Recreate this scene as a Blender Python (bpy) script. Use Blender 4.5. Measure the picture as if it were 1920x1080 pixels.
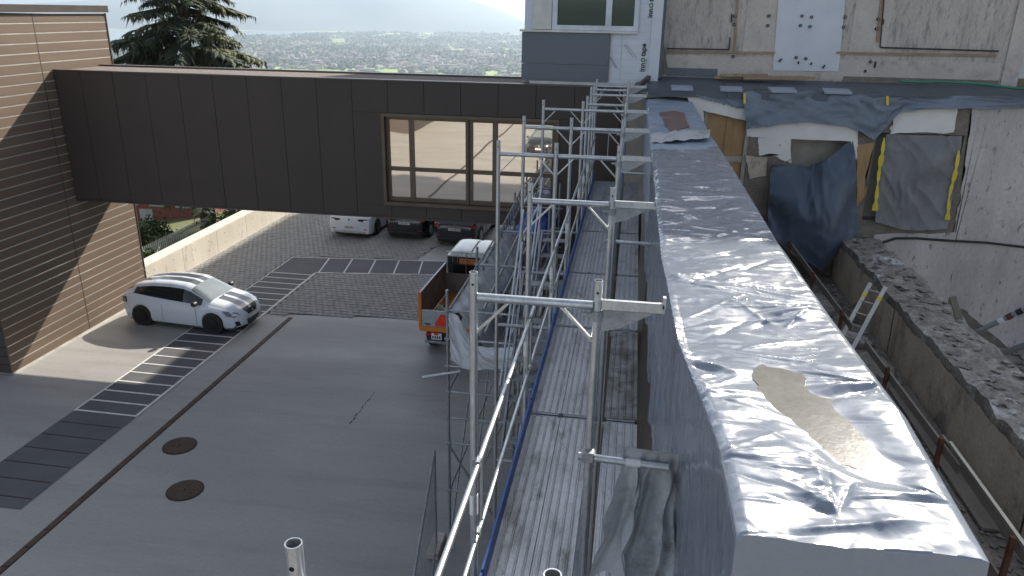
import bpy, bmesh, math, random
import numpy as np
from mathutils import Vector, Matrix, noise as mnoise

random.seed(7); RNG = np.random.default_rng(7)
sc = bpy.context.scene
COL = sc.collection
for o in list(bpy.data.objects): bpy.data.objects.remove(o, do_unlink=True)

# ------------------------------------------------------------------ camera
YAW, PITCH, ROLL, FPX = math.radians(8.6), math.radians(19.9), math.radians(1.0), 1435.0
_fw = Vector((-math.sin(YAW)*math.cos(PITCH), math.cos(YAW)*math.cos(PITCH), -math.sin(PITCH)))
_rt = Vector((math.cos(YAW), math.sin(YAW), 0)); _up = _rt.cross(_fw)
RT = _rt*math.cos(ROLL)+_up*math.sin(ROLL); UP = -_rt*math.sin(ROLL)+_up*math.cos(ROLL); FW = _fw
cd = bpy.data.cameras.new('camera'); cam = bpy.data.objects.new('camera', cd); COL.objects.link(cam)
cam.matrix_world = Matrix((RT, UP, -FW)).transposed().to_4x4()
cd.sensor_width = 36; cd.lens = FPX/1920*36; cd.clip_start = .05; cd.clip_end = 60000
sc.camera = cam
# ------------------------------------------------------------------ light
AZ, EL = math.radians(25.6), math.radians(33.2)          # sun: azimuth from +Y towards +X, elevation
SUN = Vector((math.sin(AZ)*math.cos(EL), math.cos(AZ)*math.cos(EL), math.sin(EL)))
w = bpy.data.worlds.new('World'); sc.world = w; w.use_nodes = True
nt = w.node_tree; bg = nt.nodes['Background']
sky = nt.nodes.new('ShaderNodeTexSky'); sky.sky_type = 'NISHITA'; sky.sun_disc = False
sky.sun_elevation = EL; sky.sun_rotation = AZ; sky.altitude = 500; sky.air_density = 1.0; sky.dust_density = 3.0; sky.ozone_density = 1.0
hs_ = nt.nodes.new('ShaderNodeHueSaturation'); hs_.inputs['Saturation'].default_value = .55          # thin high haze
nt.links.new(sky.outputs[0], hs_.inputs['Color']); nt.links.new(hs_.outputs[0], bg.inputs[0]); bg.inputs[1].default_value = 0.10
sl = bpy.data.lights.new('sun', 'SUN'); sl.energy = 5.0; sl.angle = math.radians(.55); sl.color = (1, .93, .82)
so = bpy.data.objects.new('sun', sl); COL.objects.link(so); so.rotation_euler = (-SUN).to_track_quat('-Z', 'Y').to_euler()
so.location = (20, 30, 40)
sc.view_settings.view_transform = 'Standard'; sc.view_settings.look = 'None'
sc.view_settings.gamma = 1; sc.view_settings.use_curve_mapping = False; sc.view_settings.exposure = 1.08

G = -9.1                                                   # yard level (camera is the origin)

def ray(x, y): return RT*((x-960)/FPX) - UP*((y-540)/FPX) + FW
def at(x, y, Y): d = ray(x, y); return d*(Y/d.y)            # survey helpers: the photo's sight line cut by a plane
def atz(x, y, z): d = ray(x, y); return d*(z/d.z)
def atx(x, y, X): d = ray(x, y); return d*(X/d.x)

# ------------------------------------------------------------------ materials
MATS = {}
def mat(name, col, rough=.7, metal=0., col2=None, scale=3., detail=8, lo=.35, hi=.65, stretch=(1,1,1),
        fine=.12, fscale=60., bump=0., bscale=80., bstretch=(1,1,1), spec=.5, rvar=0., crumple=0., cscale=3., dirt=None, dscale=1.2, dlo=.52, dhi=.7, dstretch=(1,1,1), coat=0.):
    if name in MATS: return MATS[name]
    m = bpy.data.materials.new(name); m.use_nodes = True; MATS[name] = m
    n = m.node_tree.nodes; L = m.node_tree.links; b = n['Principled BSDF']
    geo = n.new('ShaderNodeNewGeometry')
    def mp(st):
        v = n.new('ShaderNodeVectorMath'); v.operation = 'MULTIPLY'; v.inputs[1].default_value = st
        L.new(geo.outputs['Position'], v.inputs[0]); return v.outputs[0]
    def nz(sca, st, det=6, rough_=.6):
        t = n.new('ShaderNodeTexNoise'); t.inputs['Scale'].default_value = sca; t.inputs['Detail'].default_value = det
        t.inputs['Roughness'].default_value = rough_; L.new(mp(st), t.inputs['Vector']); return t.outputs[0]
    def rng(src, a, c, d=0., e=1.):
        r = n.new('ShaderNodeMapRange'); r.inputs[1].default_value = a; r.inputs[2].default_value = c
        r.inputs[3].default_value = d; r.inputs[4].default_value = e; L.new(src, r.inputs[0]); return r.outputs[0]
    def mix(fac, A, B, bt='MIX'):
        x = n.new('ShaderNodeMix'); x.data_type = 'RGBA'; x.blend_type = bt
        if isinstance(fac, (int, float)): x.inputs[0].default_value = fac
        else: L.new(fac, x.inputs[0])
        for i, v in ((6, A), (7, B)):
            if isinstance(v, tuple): x.inputs[i].default_value = (*v[:3], 1)
            else: L.new(v, x.inputs[i])
        return x.outputs[2]
    c2 = col2 or tuple(c*.78 for c in col)
    big = nz(scale, stretch, detail)
    c = mix(rng(big, lo, hi), tuple(col), tuple(c2))
    if dirt: c = mix(rng(nz(dscale, dstretch, 10, .7), dlo, dhi), c, tuple(dirt))
    if fine:
        f = nz(fscale, stretch, 3); g = rng(f, .25, .75, 1-fine, 1+fine)
        v = n.new('ShaderNodeCombineXYZ'); [L.new(g, v.inputs[i]) for i in range(3)]
        c = mix(1., c, v.outputs[0], 'MULTIPLY')
    L.new(c, b.inputs['Base Color'])
    b.inputs['Metallic'].default_value = metal; b.inputs['Specular IOR Level'].default_value = spec
    b.inputs['Coat Weight'].default_value = coat; b.inputs['Coat Roughness'].default_value = .05
    if rvar: L.new(rng(big, .3, .7, max(.02, rough-rvar), min(1, rough+rvar)), b.inputs['Roughness'])
    else: b.inputs['Roughness'].default_value = rough
    prev = None
    if crumple:                                                     # sharp pressed-in folds of plastic sheeting
        for sc_, am in ((cscale, 1.), (cscale*2.7, .45)):
            t = n.new('ShaderNodeTexNoise'); t.noise_type = 'RIDGED_MULTIFRACTAL'; t.inputs['Scale'].default_value = sc_; t.inputs['Detail'].default_value = 3; t.inputs['Distortion'].default_value = .7
            L.new(mp((1,1.5,1.2)), t.inputs['Vector']); bp = n.new('ShaderNodeBump'); bp.inputs['Strength'].default_value = min(1, crumple*am); bp.inputs['Distance'].default_value = .04/sc_*3
            L.new(t.outputs[0], bp.inputs['Height'])
            if prev: L.new(prev, bp.inputs['Normal'])
            prev = bp.outputs[0]; L.new(prev, b.inputs['Normal'])
    if bump:
        bp = n.new('ShaderNodeBump'); bp.inputs['Strength'].default_value = min(1, bump); bp.inputs['Distance'].default_value = .01
        L.new(nz(bscale, bstretch, 5), bp.inputs['Height'])
        if prev: L.new(prev, bp.inputs['Normal'])
        L.new(bp.outputs[0], b.inputs['Normal'])
    return m

mat('yard_concrete', (.31,.30,.285), .55, col2=(.26,.253,.242), scale=.35, stretch=(.5,1.6,1), fine=.10, fscale=22, bump=.25, bscale=30, bstretch=(.4,2.5,1), rvar=.12, dirt=(.22,.215,.2), dscale=.8, dlo=.5, dhi=.75, dstretch=(.3,2,1))
mat('asphalt', (.075,.075,.082), .8, col2=(.095,.095,.10), scale=1.2, fine=.3, fscale=140, bump=.4, bscale=160)
mat('paver', (.27,.26,.25), .75, col2=(.20,.195,.19), scale=3.1, fine=.25, fscale=70, bump=.3)
mat('paver_bed', (.085,.08,.072), .95, fine=.3)
mat('white_line', (.62,.61,.57), .6, col2=(.5,.5,.47), scale=8, fine=.1)
mat('iron', (.10,.062,.045), .7, .35, col2=(.065,.043,.034), scale=9, fine=.25, bump=.3)
mat('grate', (.045,.032,.027), .7, .4, fine=.3)
mat('brown_panel', (.066,.052,.045), .6, .1, col2=(.058,.046,.040), scale=.7, fine=.10, fscale=90, spec=.4)
mat('brown_board', (.16,.115,.082), .6, .1, col2=(.135,.098,.07), scale=1.4, stretch=(1,.3,4), fine=.12, fscale=60, spec=.35)
mat('joint_highlight', (.62,.6,.55), .45, .5, fine=.05)
mat('coping_metal', (.13,.11,.10), .4, .6, fine=.06)
mat('bronze_frame', (.14,.105,.075), .45, .4, fine=.06)
mat('dark_void', (.012,.012,.013), .9, fine=0)
mat('gravel', (.22,.17,.15), .9, col2=(.1,.08,.07), scale=25, fine=.5, fscale=90, bump=1, bscale=60)
mat('wall_concrete', (.60,.55,.46), .8, col2=(.50,.46,.39), scale=1.1, stretch=(1,1,.5), fine=.12, fscale=30, dirt=(.25,.22,.17), dscale=2.2, dlo=.58, dhi=.75, dstretch=(1,1,.35), bump=.2)
mat('wall_cap', (.62,.55,.46), .8, col2=(.54,.48,.40), scale=2, fine=.12)
mat('galv', (.52,.54,.56), .38, .85, col2=(.40,.42,.44), scale=7, stretch=(1,1,.4), fine=.15, fscale=50, rvar=.12, bump=.1, bscale=60)
mat('galv_dull', (.34,.36,.38), .5, .7, col2=(.24,.255,.27), scale=6, fine=.2, fscale=50, rvar=.1)
mat('alu_deck', (.52,.53,.55), .45, .35, col2=(.42,.43,.445), scale=2.3, stretch=(3,.7,1), fine=.2, fscale=40, rvar=.1, dirt=(.15,.145,.135), dscale=2.6, dlo=.52, dhi=.72, dstretch=(2,.8,1), bump=.12, bscale=40)
mat('deck_dirty', (.36,.36,.36), .6, .35, col2=(.17,.165,.155), scale=3.3, stretch=(2,1,1), fine=.3, fscale=50, dirt=(.09,.085,.075), dscale=7, dlo=.5, dhi=.66)
mat('blue_board', (.022,.085,.30), .5, col2=(.018,.06,.21), scale=3, fine=.15, dirt=(.05,.07,.12), dscale=4, dlo=.6, dhi=.8)
mat('sticker', (.75,.76,.78), .5, fine=.03)
mat('tarp', (.19,.215,.26), .21, col2=(.165,.19,.235), scale=1.5, fine=.05, fscale=30, bump=.12, bscale=14, spec=1., rvar=.05, coat=.3, crumple=.55, cscale=2.9)
mat('tarp_back', (.30,.36,.45), .36, col2=(.22,.265,.34), scale=2, fine=.06, bump=.15, bscale=20, spec=.5, crumple=.45, cscale=2.2)
mat('tarp_old', (.40,.415,.43), .5, col2=(.33,.345,.36), scale=2.5, fine=.1, bump=.2, bscale=22, spec=.45, dirt=(.15,.15,.15), dscale=2.4, crumple=.45, cscale=2.2)
mat('tarp_dark', (.078,.105,.145), .45, col2=(.058,.08,.112), scale=2.2, fine=.12, bump=.2, bscale=25, spec=.4, dirt=(.10,.115,.14), dscale=1.7, crumple=.45, cscale=2.2)
mat('tarp_grey', (.19,.19,.195), .5, col2=(.155,.157,.163), scale=3, fine=.1, bump=.2, bscale=25, crumple=.45, cscale=2.2)
mat('tarp_strip', (.16,.195,.245), .5, col2=(.13,.16,.205), scale=2.2, fine=.12, bump=.2, bscale=25, dirt=(.17,.18,.19), dscale=1.9, dlo=.55, dhi=.8, crumple=.45, cscale=2.2)
mat('tarp_white', (.60,.62,.65), .55, col2=(.5,.52,.55), scale=2, fine=.08, bump=.15, bscale=20, crumple=.45, cscale=2.2)
mat('tarp_blue', (.03,.09,.33), .4, col2=(.02,.06,.24), scale=3, fine=.1, crumple=.45, cscale=2.2)
mat('puddle', (.175,.17,.155), .16, col2=(.14,.137,.127), scale=6, fine=.12, fscale=40, bump=.15, bscale=12, spec=.35)
mat('red_wet', (.20,.115,.10), .3, col2=(.13,.08,.075), scale=7, stretch=(1,3,1), fine=.25)
mat('yellow_tape', (.72,.56,.05), .45, fine=.08)
mat('board_formed', (.53,.475,.425), .85, col2=(.43,.385,.345), scale=1.1, stretch=(2.2,1,.5), fine=.2, fscale=24, dirt=(.19,.178,.17), dscale=3.5, dlo=.5, dhi=.7, dstretch=(2.5,1,.6), bump=.3, bscale=30, bstretch=(4,1,.3))
mat('smooth_concrete', (.55,.495,.445), .8, col2=(.46,.41,.37), scale=1.5, fine=.12, fscale=20, dirt=(.25,.235,.225), dscale=2.5, dlo=.55, dhi=.72)
mat('membrane', (.60,.63,.68), .5, col2=(.54,.57,.62), scale=2, fine=.03, bump=.15, bscale=5)
mat('membrane_line', (.42,.45,.5), .5, fine=0)
mat('lettering', (.015,.015,.016), .6, fine=0)
mat('green_ring', (.06,.25,.04), .5, fine=0)
mat('grey_clad', (.125,.145,.17), .5, .1, col2=(.115,.133,.157), scale=.9, fine=.04)
mat('cream_panel', (.62,.62,.58), .55, fine=.03)
mat('white_frame', (.62,.66,.72), .35, fine=.02)
mat('sill_metal', (.6,.6,.57), .4, .3, fine=.04)
mat('flashing', (.10,.115,.14), .5, .15, col2=(.085,.1,.122), scale=1.3, fine=.08, dirt=(.055,.06,.07), dscale=1.1, dlo=.56, dhi=.62)
mat('slab', (.33,.37,.44), .6, col2=(.28,.31,.37), scale=4, fine=.1)
mat('batten', (.36,.26,.165), .75, col2=(.27,.19,.12), scale=3, stretch=(1,1,1), fine=.2, fscale=40)
mat('grey_wood', (.23,.20,.17), .85, col2=(.16,.14,.12), scale=2, stretch=(3,.5,3), fine=.25, fscale=50, bump=.3)
mat('black_plastic', (.014,.014,.015), .5, fine=0)
mat('plaster', (.76,.74,.70), .85, col2=(.68,.66,.62), scale=1.5, fine=.05, dirt=(.34,.30,.26), dscale=4.5, dlo=.63, dhi=.70, bump=.1)
mat('plaster_worn', (.55,.505,.48), .9, col2=(.39,.36,.345), scale=.7, stretch=(1.5,1,.6), fine=.12, fscale=18, dirt=(.20,.19,.185), dscale=5, dlo=.585, dhi=.65, dstretch=(1.6,1,.7), bump=.3, bscale=14)
mat('masonry', (.22,.19,.16), .95, col2=(.15,.13,.11), scale=4, fine=.35, fscale=30, bump=.8, bscale=22, dirt=(.28,.26,.23), dscale=2.6, dlo=.6, dhi=.7)
mat('render_coat', (.60,.52,.41), .9, col2=(.48,.41,.32), scale=.9, fine=.2, fscale=20, dirt=(.24,.20,.155), dscale=1.6, dlo=.5, dhi=.68, dstretch=(1,1,.6), bump=.35, bscale=18)
mat('rubble', (.34,.31,.275), .95, col2=(.19,.165,.14), scale=2.3, fine=.4, fscale=18, bump=.8, bscale=25, dirt=(.56,.55,.54), dscale=1.0, dlo=.54, dhi=.64)
mat('stone', (.27,.255,.235), .9, col2=(.16,.145,.13), scale=5, fine=.3, bump=.5)
mat('debris', (.27,.24,.21), .95, col2=(.17,.15,.13), scale=3, fine=.4, fscale=25, bump=.7, bscale=30)
mat('pine_wood', (.42,.27,.13), .65, col2=(.34,.2,.09), scale=2, stretch=(4,1,1), fine=.1)
mat('reveal', (.42,.39,.33), .8, fine=.08)
mat('rust', (.14,.055,.03), .8, .2, col2=(.09,.04,.025), scale=8, fine=.2)
mat('ladder_alu', (.52,.50,.45), .45, .5, fine=.15)
mat('hose_green', (.04,.22,.13), .45, fine=.05)
mat('cable', (.018,.016,.015), .6, fine=0)
mat('paint_white', (.62,.66,.72), .25, col2=(.6,.64,.7), scale=1, fine=.01, coat=.8)
mat('paint_black', (.01,.011,.015), .22, fine=0, coat=.9)
mat('paint_navy', (.010,.013,.024), .22, fine=0, coat=.9)
mat('stripe', (.075,.08,.09), .3, fine=.03, coat=.4)
mat('car_glass', (.012,.014,.016), .04, spec=.8, fine=0)
mat('screen_glass', (.17,.20,.21), .06, col2=(.12,.14,.15), scale=1.3, spec=1., fine=0)
mat('tyre', (.018,.018,.018), .85, fine=.15)
mat('rim_black', (.022,.022,.024), .4, .4, fine=0)
mat('rim_alu', (.42,.43,.44), .35, .8, fine=.05)
mat('red_lamp', (.35,.02,.02), .2, fine=0, coat=.5)
mat('dark_lamp', (.05,.012,.014), .15, fine=0, coat=.8)
mat('head_lamp', (.10,.11,.12), .1, fine=0, coat=1)
mat('chrome', (.7,.7,.72), .15, 1., fine=0)
mat('plate', (.72,.72,.70), .5, fine=0)
mat('orange', (.62,.19,.03), .45, col2=(.52,.15,.025), scale=3, fine=.1, dirt=(.25,.12,.05), dscale=3, dlo=.6, dhi=.75)
mat('bed_grey', (.27,.235,.215), .6, .15, col2=(.21,.18,.165), scale=2.5, fine=.15, dirt=(.1,.085,.075), dscale=3)
mat('bed_alu', (.42,.44,.46), .45, .5, col2=(.36,.375,.39), scale=2, fine=.08)
mat('cab_white', (.78,.79,.80), .3, fine=.02, coat=.5)
mat('cab_dark', (.02,.02,.022), .5, fine=.1)
mat('warn_red', (.8,.045,.02), .4, fine=.02)
mat('jerry', (.46,.43,.27), .5, fine=.06)
mat('bark', (.06,.045,.034), .9, fine=.3, fscale=25, bump=.6)
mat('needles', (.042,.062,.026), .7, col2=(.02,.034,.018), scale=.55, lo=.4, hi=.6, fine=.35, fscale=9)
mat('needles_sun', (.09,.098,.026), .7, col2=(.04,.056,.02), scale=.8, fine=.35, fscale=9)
mat('leaves', (.045,.075,.022), .65, col2=(.022,.04,.014), scale=.8, fine=.3, fscale=10)
mat('grass', (.085,.12,.035), .9, col2=(.12,.11,.05), scale=.4, fine=.3, fscale=6)
mat('red_brick_far', (.22,.07,.05), .85, fine=.1)
mat('fence_pale', (.42,.44,.44), .7, fine=.08)
mat('town_wall', (.40,.39,.37), .8, col2=(.27,.26,.25), scale=.02, fine=.3, fscale=.05)
mat('town_roof', (.20,.145,.12), .8, col2=(.15,.13,.12), scale=.02, fine=.3, fscale=.05)
mat('far_trees', (.03,.05,.024), .9, col2=(.045,.06,.026), scale=.004, fine=.25, fscale=.05)
mat('mountain', (.035,.055,.05), .95, col2=(.06,.07,.055), scale=.0012, fine=.3, fscale=.01)

def glass_mat(name, tint, metal, rough=.015):
    m = bpy.data.materials.new(name); m.use_nodes = True; MATS[name] = m
    b = m.node_tree.nodes['Principled BSDF']; b.inputs['Base Color'].default_value = (*tint, 1)
    b.inputs['Metallic'].default_value = metal; b.inputs['Roughness'].default_value = rough; b.inputs['Specular IOR Level'].default_value = 1.
    n = m.node_tree.nodes; L = m.node_tree.links                       # faint waviness of real float glass
    t = n.new('ShaderNodeTexNoise'); t.inputs['Scale'].default_value = 1.3; t.inputs['Detail'].default_value = 1
    g = n.new('ShaderNodeNewGeometry'); L.new(g.outputs['Position'], t.inputs['Vector'])
    bp = n.new('ShaderNodeBump'); bp.inputs['Strength'].default_value = .12; bp.inputs['Distance'].default_value = .01
    L.new(t.outputs[0], bp.inputs['Height']); L.new(bp.outputs[0], b.inputs['Normal'])
glass_mat('coated_glass', (.93,.83,.70), .92)
glass_mat('green_glass', (.05,.075,.06), .35)

def valley_mat():
    m = bpy.data.materials.new('valley_fields'); m.use_nodes = True; MATS['valley_fields'] = m
    n = m.node_tree.nodes; L = m.node_tree.links; b = n['Principled BSDF']; b.inputs['Roughness'].default_value = .95
    g = n.new('ShaderNodeNewGeometry')
    v = n.new('ShaderNodeVectorMath'); v.operation = 'MULTIPLY'; v.inputs[1].default_value = (.006,.0028,0); L.new(g.outputs['Position'], v.inputs[0])
    vo = n.new('ShaderNodeTexVoronoi'); vo.inputs['Scale'].default_value = 1; L.new(v.outputs[0], vo.inputs['Vector'])
    sp = n.new('ShaderNodeSeparateColor'); L.new(vo.outputs['Color'], sp.inputs[0])
    r = n.new('ShaderNodeValToRGB'); L.new(sp.outputs[0], r.inputs[0]); e = r.color_ramp; e.interpolation = 'CONSTANT'
    e.elements[0].position = 0; e.elements[0].color = (.20,.30,.06,1); e.elements[1].position = .35; e.elements[1].color = (.07,.11,.035,1)
    for p, c in ((.5,(.27,.33,.09,1)), (.68,(.17,.14,.08,1)), (.82,(.16,.25,.06,1))):
        k = e.elements.new(p); k.color = c
    L.new(r.outputs[0], b.inputs['Base Color'])
valley_mat()
m = bpy.data.materials.new('lake_water'); m.use_nodes = True; MATS['lake_water'] = m
b = m.node_tree.nodes['Principled BSDF']; b.inputs['Base Color'].default_value = (.05,.10,.12,1); b.inputs['Roughness'].default_value = .18

# ------------------------------------------------------------------ mesh helpers
class MB:
    def __init__(s): s.v = []; s.f = []
    def add(s, vs, fs):
        k = len(s.v); s.v += [tuple(p) for p in vs]; s.f += [tuple(i+k for i in f) for f in fs]; return s
    def box(s, c, d, rz=0, R=None):
        h = [x/2 for x in d]; M = R or Matrix.Rotation(rz, 3, 'Z'); c = Vector(c)
        vs = [c + M @ Vector((sx*h[0], sy*h[1], sz*h[2])) for sx in (-1,1) for sy in (-1,1) for sz in (-1,1)]
        return s.add(vs, [(0,1,3,2),(4,6,7,5),(0,4,5,1),(2,3,7,6),(0,2,6,4),(1,5,7,3)])
    def bb(s, x0, x1, y0, y1, z0, z1): return s.box(((x0+x1)/2,(y0+y1)/2,(z0+z1)/2), (abs(x1-x0),abs(y1-y0),abs(z1-z0)))
    def beam(s, p0, p1, wd, hg, upv=(0,0,1)):                       # rectangular bar between two points
        p0 = Vector(p0); p1 = Vector(p1); d = (p1-p0); L = d.length; d.normalize(); u = Vector(upv)
        r = d.cross(u)
        if r.length < 1e-4: r = d.cross(Vector((1,0,0)))
        r.normalize(); u = r.cross(d)
        R = Matrix((r, d, u)).transposed(); return s.box((p0+p1)/2, (wd, L, hg), R=R)
    def tube(s, p0, p1, r, n=10, r2=None, cap=True, hollow=False):
        p0 = Vector(p0); p1 = Vector(p1); d = (p1-p0).normalized(); a = d.cross(Vector((0,0,1)))
        if a.length < 1e-3: a = Vector((1,0,0))
        a.normalize(); b_ = d.cross(a); r2 = r if r2 is None else r2; vs = []
        for P, rr in ((p0, r), (p1, r2)):
            vs += [P + (a*math.cos(2*math.pi*i/n)+b_*math.sin(2*math.pi*i/n))*rr for i in range(n)]
        fs = [(i, (i+1)%n, n+(i+1)%n, n+i) for i in range(n)]
        if hollow:                                                  # open pipe mouth at p1
            for P, rr in ((p1, r2*.84), (p1-d*.12, r2*.84)):
                vs += [P + (a*math.cos(2*math.pi*i/n)+b_*math.sin(2*math.pi*i/n))*rr for i in range(n)]
            for k in (1, 2): fs += [(k*n+i, k*n+(i+1)%n, (k+1)*n+(i+1)%n, (k+1)*n+i) for i in range(n)]
            fs.append(tuple(range(3*n, 4*n))); fs.append(tuple(range(n-1, -1, -1)))
        elif cap: fs += [tuple(range(n-1, -1, -1)), tuple(range(n, 2*n))]
        return s.add(vs, fs)
    def path(s, pts, r, n=8):
        pts = [Vector(p) for p in pts]; vs = []; fs = []
        for i, P in enumerate(pts):
            d = (pts[min(i+1, len(pts)-1)]-pts[max(i-1, 0)]).normalized(); a = d.cross(Vector((0,0,1)))
            if a.length < 1e-3: a = Vector((1,0,0))
            a.normalize(); b_ = d.cross(a)
            vs += [P+(a*math.cos(2*math.pi*k/n)+b_*math.sin(2*math.pi*k/n))*r for k in range(n)]
        for i in range(len(pts)-1): fs += [(i*n+k, i*n+(k+1)%n, (i+1)*n+(k+1)%n, (i+1)*n+k) for k in range(n)]
        fs += [tuple(range(n-1,-1,-1)), tuple(range((len(pts)-1)*n, len(pts)*n))]
        return s.add(vs, fs)
    def prism(s, pts, off):                                         # polygon extruded by a vector
        pts = [Vector(p) for p in pts]; n = len(pts); off = Vector(off)
        return s.add(pts+[p+off for p in pts], [tuple(range(n))[::-1], tuple(range(n, 2*n))]+[(i, (i+1)%n, n+(i+1)%n, n+i) for i in range(n)])
    def lathe(s, prof, c, axis='Z', n=24):                          # prof: (radius, height)
        vs = []; fs = []; c = Vector(c)
        for r, h in prof:
            for i in range(n):
                a = 2*math.pi*i/n; x, y = r*math.cos(a), r*math.sin(a)
                vs.append(c + Vector({'Z':(x,y,h), 'Y':(x,h,y), 'X':(h,x,y)}[axis]))
        for k in range(len(prof)-1): fs += [(k*n+i, k*n+(i+1)%n, (k+1)*n+(i+1)%n, (k+1)*n+i) for i in range(n)]
        fs += [tuple(range(n-1,-1,-1)), tuple(range((len(prof)-1)*n, len(prof)*n))]
        return s.add(vs, fs)
    def build(s, name, m, parent=None, smooth=None, fix=True, bevel=0):
        me = bpy.data.meshes.new(name); me.from_pydata(s.v, [], s.f); me.update()
        if fix:
            bm = bmesh.new(); bm.from_mesh(me); bmesh.ops.recalc_face_normals(bm, faces=bm.faces)
            if bevel: bmesh.ops.bevel(bm, geom=list(bm.edges), offset=bevel, segments=1, affect='EDGES')
            bm.to_mesh(me); bm.free()
        return link(name, me, m, parent, smooth)
def link(name, me, m, parent=None, smooth=None):
    if isinstance(m, str): m = MATS[m]
    if m and not me.materials: me.materials.append(m)
    if smooth is not None: me.shade_smooth(); me.set_sharp_from_angle(angle=math.radians(smooth))
    o = bpy.data.objects.new(name, me); COL.objects.link(o)
    if parent: o.parent = parent
    return o
def tag(o, label, cat, group=None):
    o['label'] = label; o['category'] = cat
    if group: o['group'] = group
    return o
def thing(name, label, cat, loc=(0,0,0), rz=0, group=None):
    o = bpy.data.objects.new(name, None); COL.objects.link(o); o.location = loc; o.rotation_euler = (0,0,rz); o.empty_display_size = .2
    return tag(o, label, cat, group)
def struct(o, label=None): 
    o['kind'] = 'structure'
    if label: o['label'] = label
    return o
def stuff(o): o['kind'] = 'stuff'; return o
def share(o, name, loc=(0,0,0), parent=None, rz=None):
    c = bpy.data.objects.new(name, o.data); COL.objects.link(c); c.location = loc; c.parent = parent
    if rz is not None: c.rotation_euler = (0,0,rz)
    return c
def copy_tree(o, parent=None):
    c = o.copy(); COL.objects.link(c); c.parent = parent
    for ch in list(o.children): copy_tree(ch, c)
    return c
def nz(x, y, z=0.): return mnoise.noise(Vector((x, y, z)))
def smooth01(t): t = max(0., min(1., t)); return t*t*(3-2*t)

def sheet(name, fn, nu, nv, m, parent=None, smooth=60):              # fn(u,v) -> point
    vs = [tuple(fn(i/nu, j/nv)) for i in range(nu+1) for j in range(nv+1)]
    fs = [(i*(nv+1)+j, i*(nv+1)+j+1, (i+1)*(nv+1)+j+1, (i+1)*(nv+1)+j) for i in range(nu) for j in range(nv)]
    me = bpy.data.meshes.new(name); me.from_pydata(vs, [], fs); me.update()
    return link(name, me, m, parent, smooth)

def poly_at(pts, u):
    n = len(pts)-1; t = max(0, min(.99999, u))*n; i = int(t); return Vector(pts[i]).lerp(Vector(pts[i+1]), t-i)
def ridge(x): return 1-2*abs(x)                                      # creased noise
def drape(name, top, bot, m, parent=None, amp=.05, nfold=5., seed=0., nu=60, nv=40, dirv=(0,-1,0), diag=.6, belly=0., jag=.02):
    D = Vector(dirv)
    def fn(u, v):
        p = poly_at(top, u).lerp(poly_at(bot, u), v)
        wq = .35*nz(u*2.3, v*2.9, seed+7); a = nz(u*nfold*.6+v*diag*1.5+wq, v*1.6+wq, seed)*.7 + ridge(nz(u*nfold*.8-v*diag*2.5+wq*2, v*2.2+3-u, seed+9))*.22 + ridge(nz(u*nfold*1.7+wq*3, v*3.5+u*2.5, seed+4))*.10 + nz(u*2, v*2, seed+5)*.5
        e = jag*nz(u*17, v*15, seed+2)
        return p + D*(amp*a + belly*math.sin(math.pi*u)*math.sin(math.pi*min(1, v*1.0))) + Vector((0,0,e if v > .97 or v < .03 else 0))
    return sheet(name, fn, nu, nv, m, parent)

# ================================================================== SETTING
# ---- yard
yard = MB().add([(-60,-90,G),(40,-90,G),(40,21.6,G),(-60,21.6,G),(-15.62,21.6,G),(-15.62,36,G),(40,36,G)], [(0,1,2,3),(4,2,6,5)]).build('ground', 'yard_concrete')
struct(yard, 'smooth grey concrete yard between the brown building and the scaffold')
def flat(name, pts, z, m, parent=None):
    return MB().add([(p[0], p[1], z) for p in pts], [tuple(range(len(pts)))]).build(name, m, parent)
# ---- paved parking
PA = [[(-15.6,20.9),(-12.66,20.9),(-12.66,35.9),(-15.6,35.9)], [(-12.64,26.72),(-9.9,27.0),(-7.9,27.22),(-7.15,31.2),(-7.15,35.9),(-12.64,35.9)], [(-10.98,20.95),(-6.1,21.45),(-6.3,25.72),(-10.98,25.02)]]
pav = thing('paving', 'grey interlocking paving stones under the parked cars', 'paving'); struct(pav); del pav['category']
def inside(p, poly):
    c = False; n = len(poly)
    for i in range(n):
        a, b_ = poly[i], poly[(i+1)%n]
        if (a[1] > p[1]) != (b_[1] > p[1]) and p[0] < (b_[0]-a[0])*(p[1]-a[1])/(b_[1]-a[1])+a[0]: c = not c
    return c
for A in PA: flat('paving_bed', A, G+.004, 'paver_bed', pav)
mb = MB(); pw, ph = .20, .215
for r in range(int(16/ph)):
    y = 20.8+r*ph
    for c in range(int(10/pw)):
        x = -15.7+c*pw+(pw/2 if r % 2 else 0)
        if not any(inside((x, y), A) for A in PA): continue
        z = G+.022+random.uniform(-.004,.004); k = .004
        o = [(-.092,-.070),(-.045,-.100),(.045,-.100),(.092,-.070),(.092,.070),(.045,.100),(-.045,.100),(-.092,.070)]
        t = [(x+a*.97, y+b_*.97, z) for a, b_ in o]; q = [(x+a*1.0, y+b_*1.0, z-.018) for a, b_ in o]
        mb.add(t+q, [tuple(range(8))]+[(i, i+8, (i+1)%8+8, (i+1)%8) for i in range(8)])
stuff(mb.build('paving_stones', 'paver', pav, fix=False))
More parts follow.
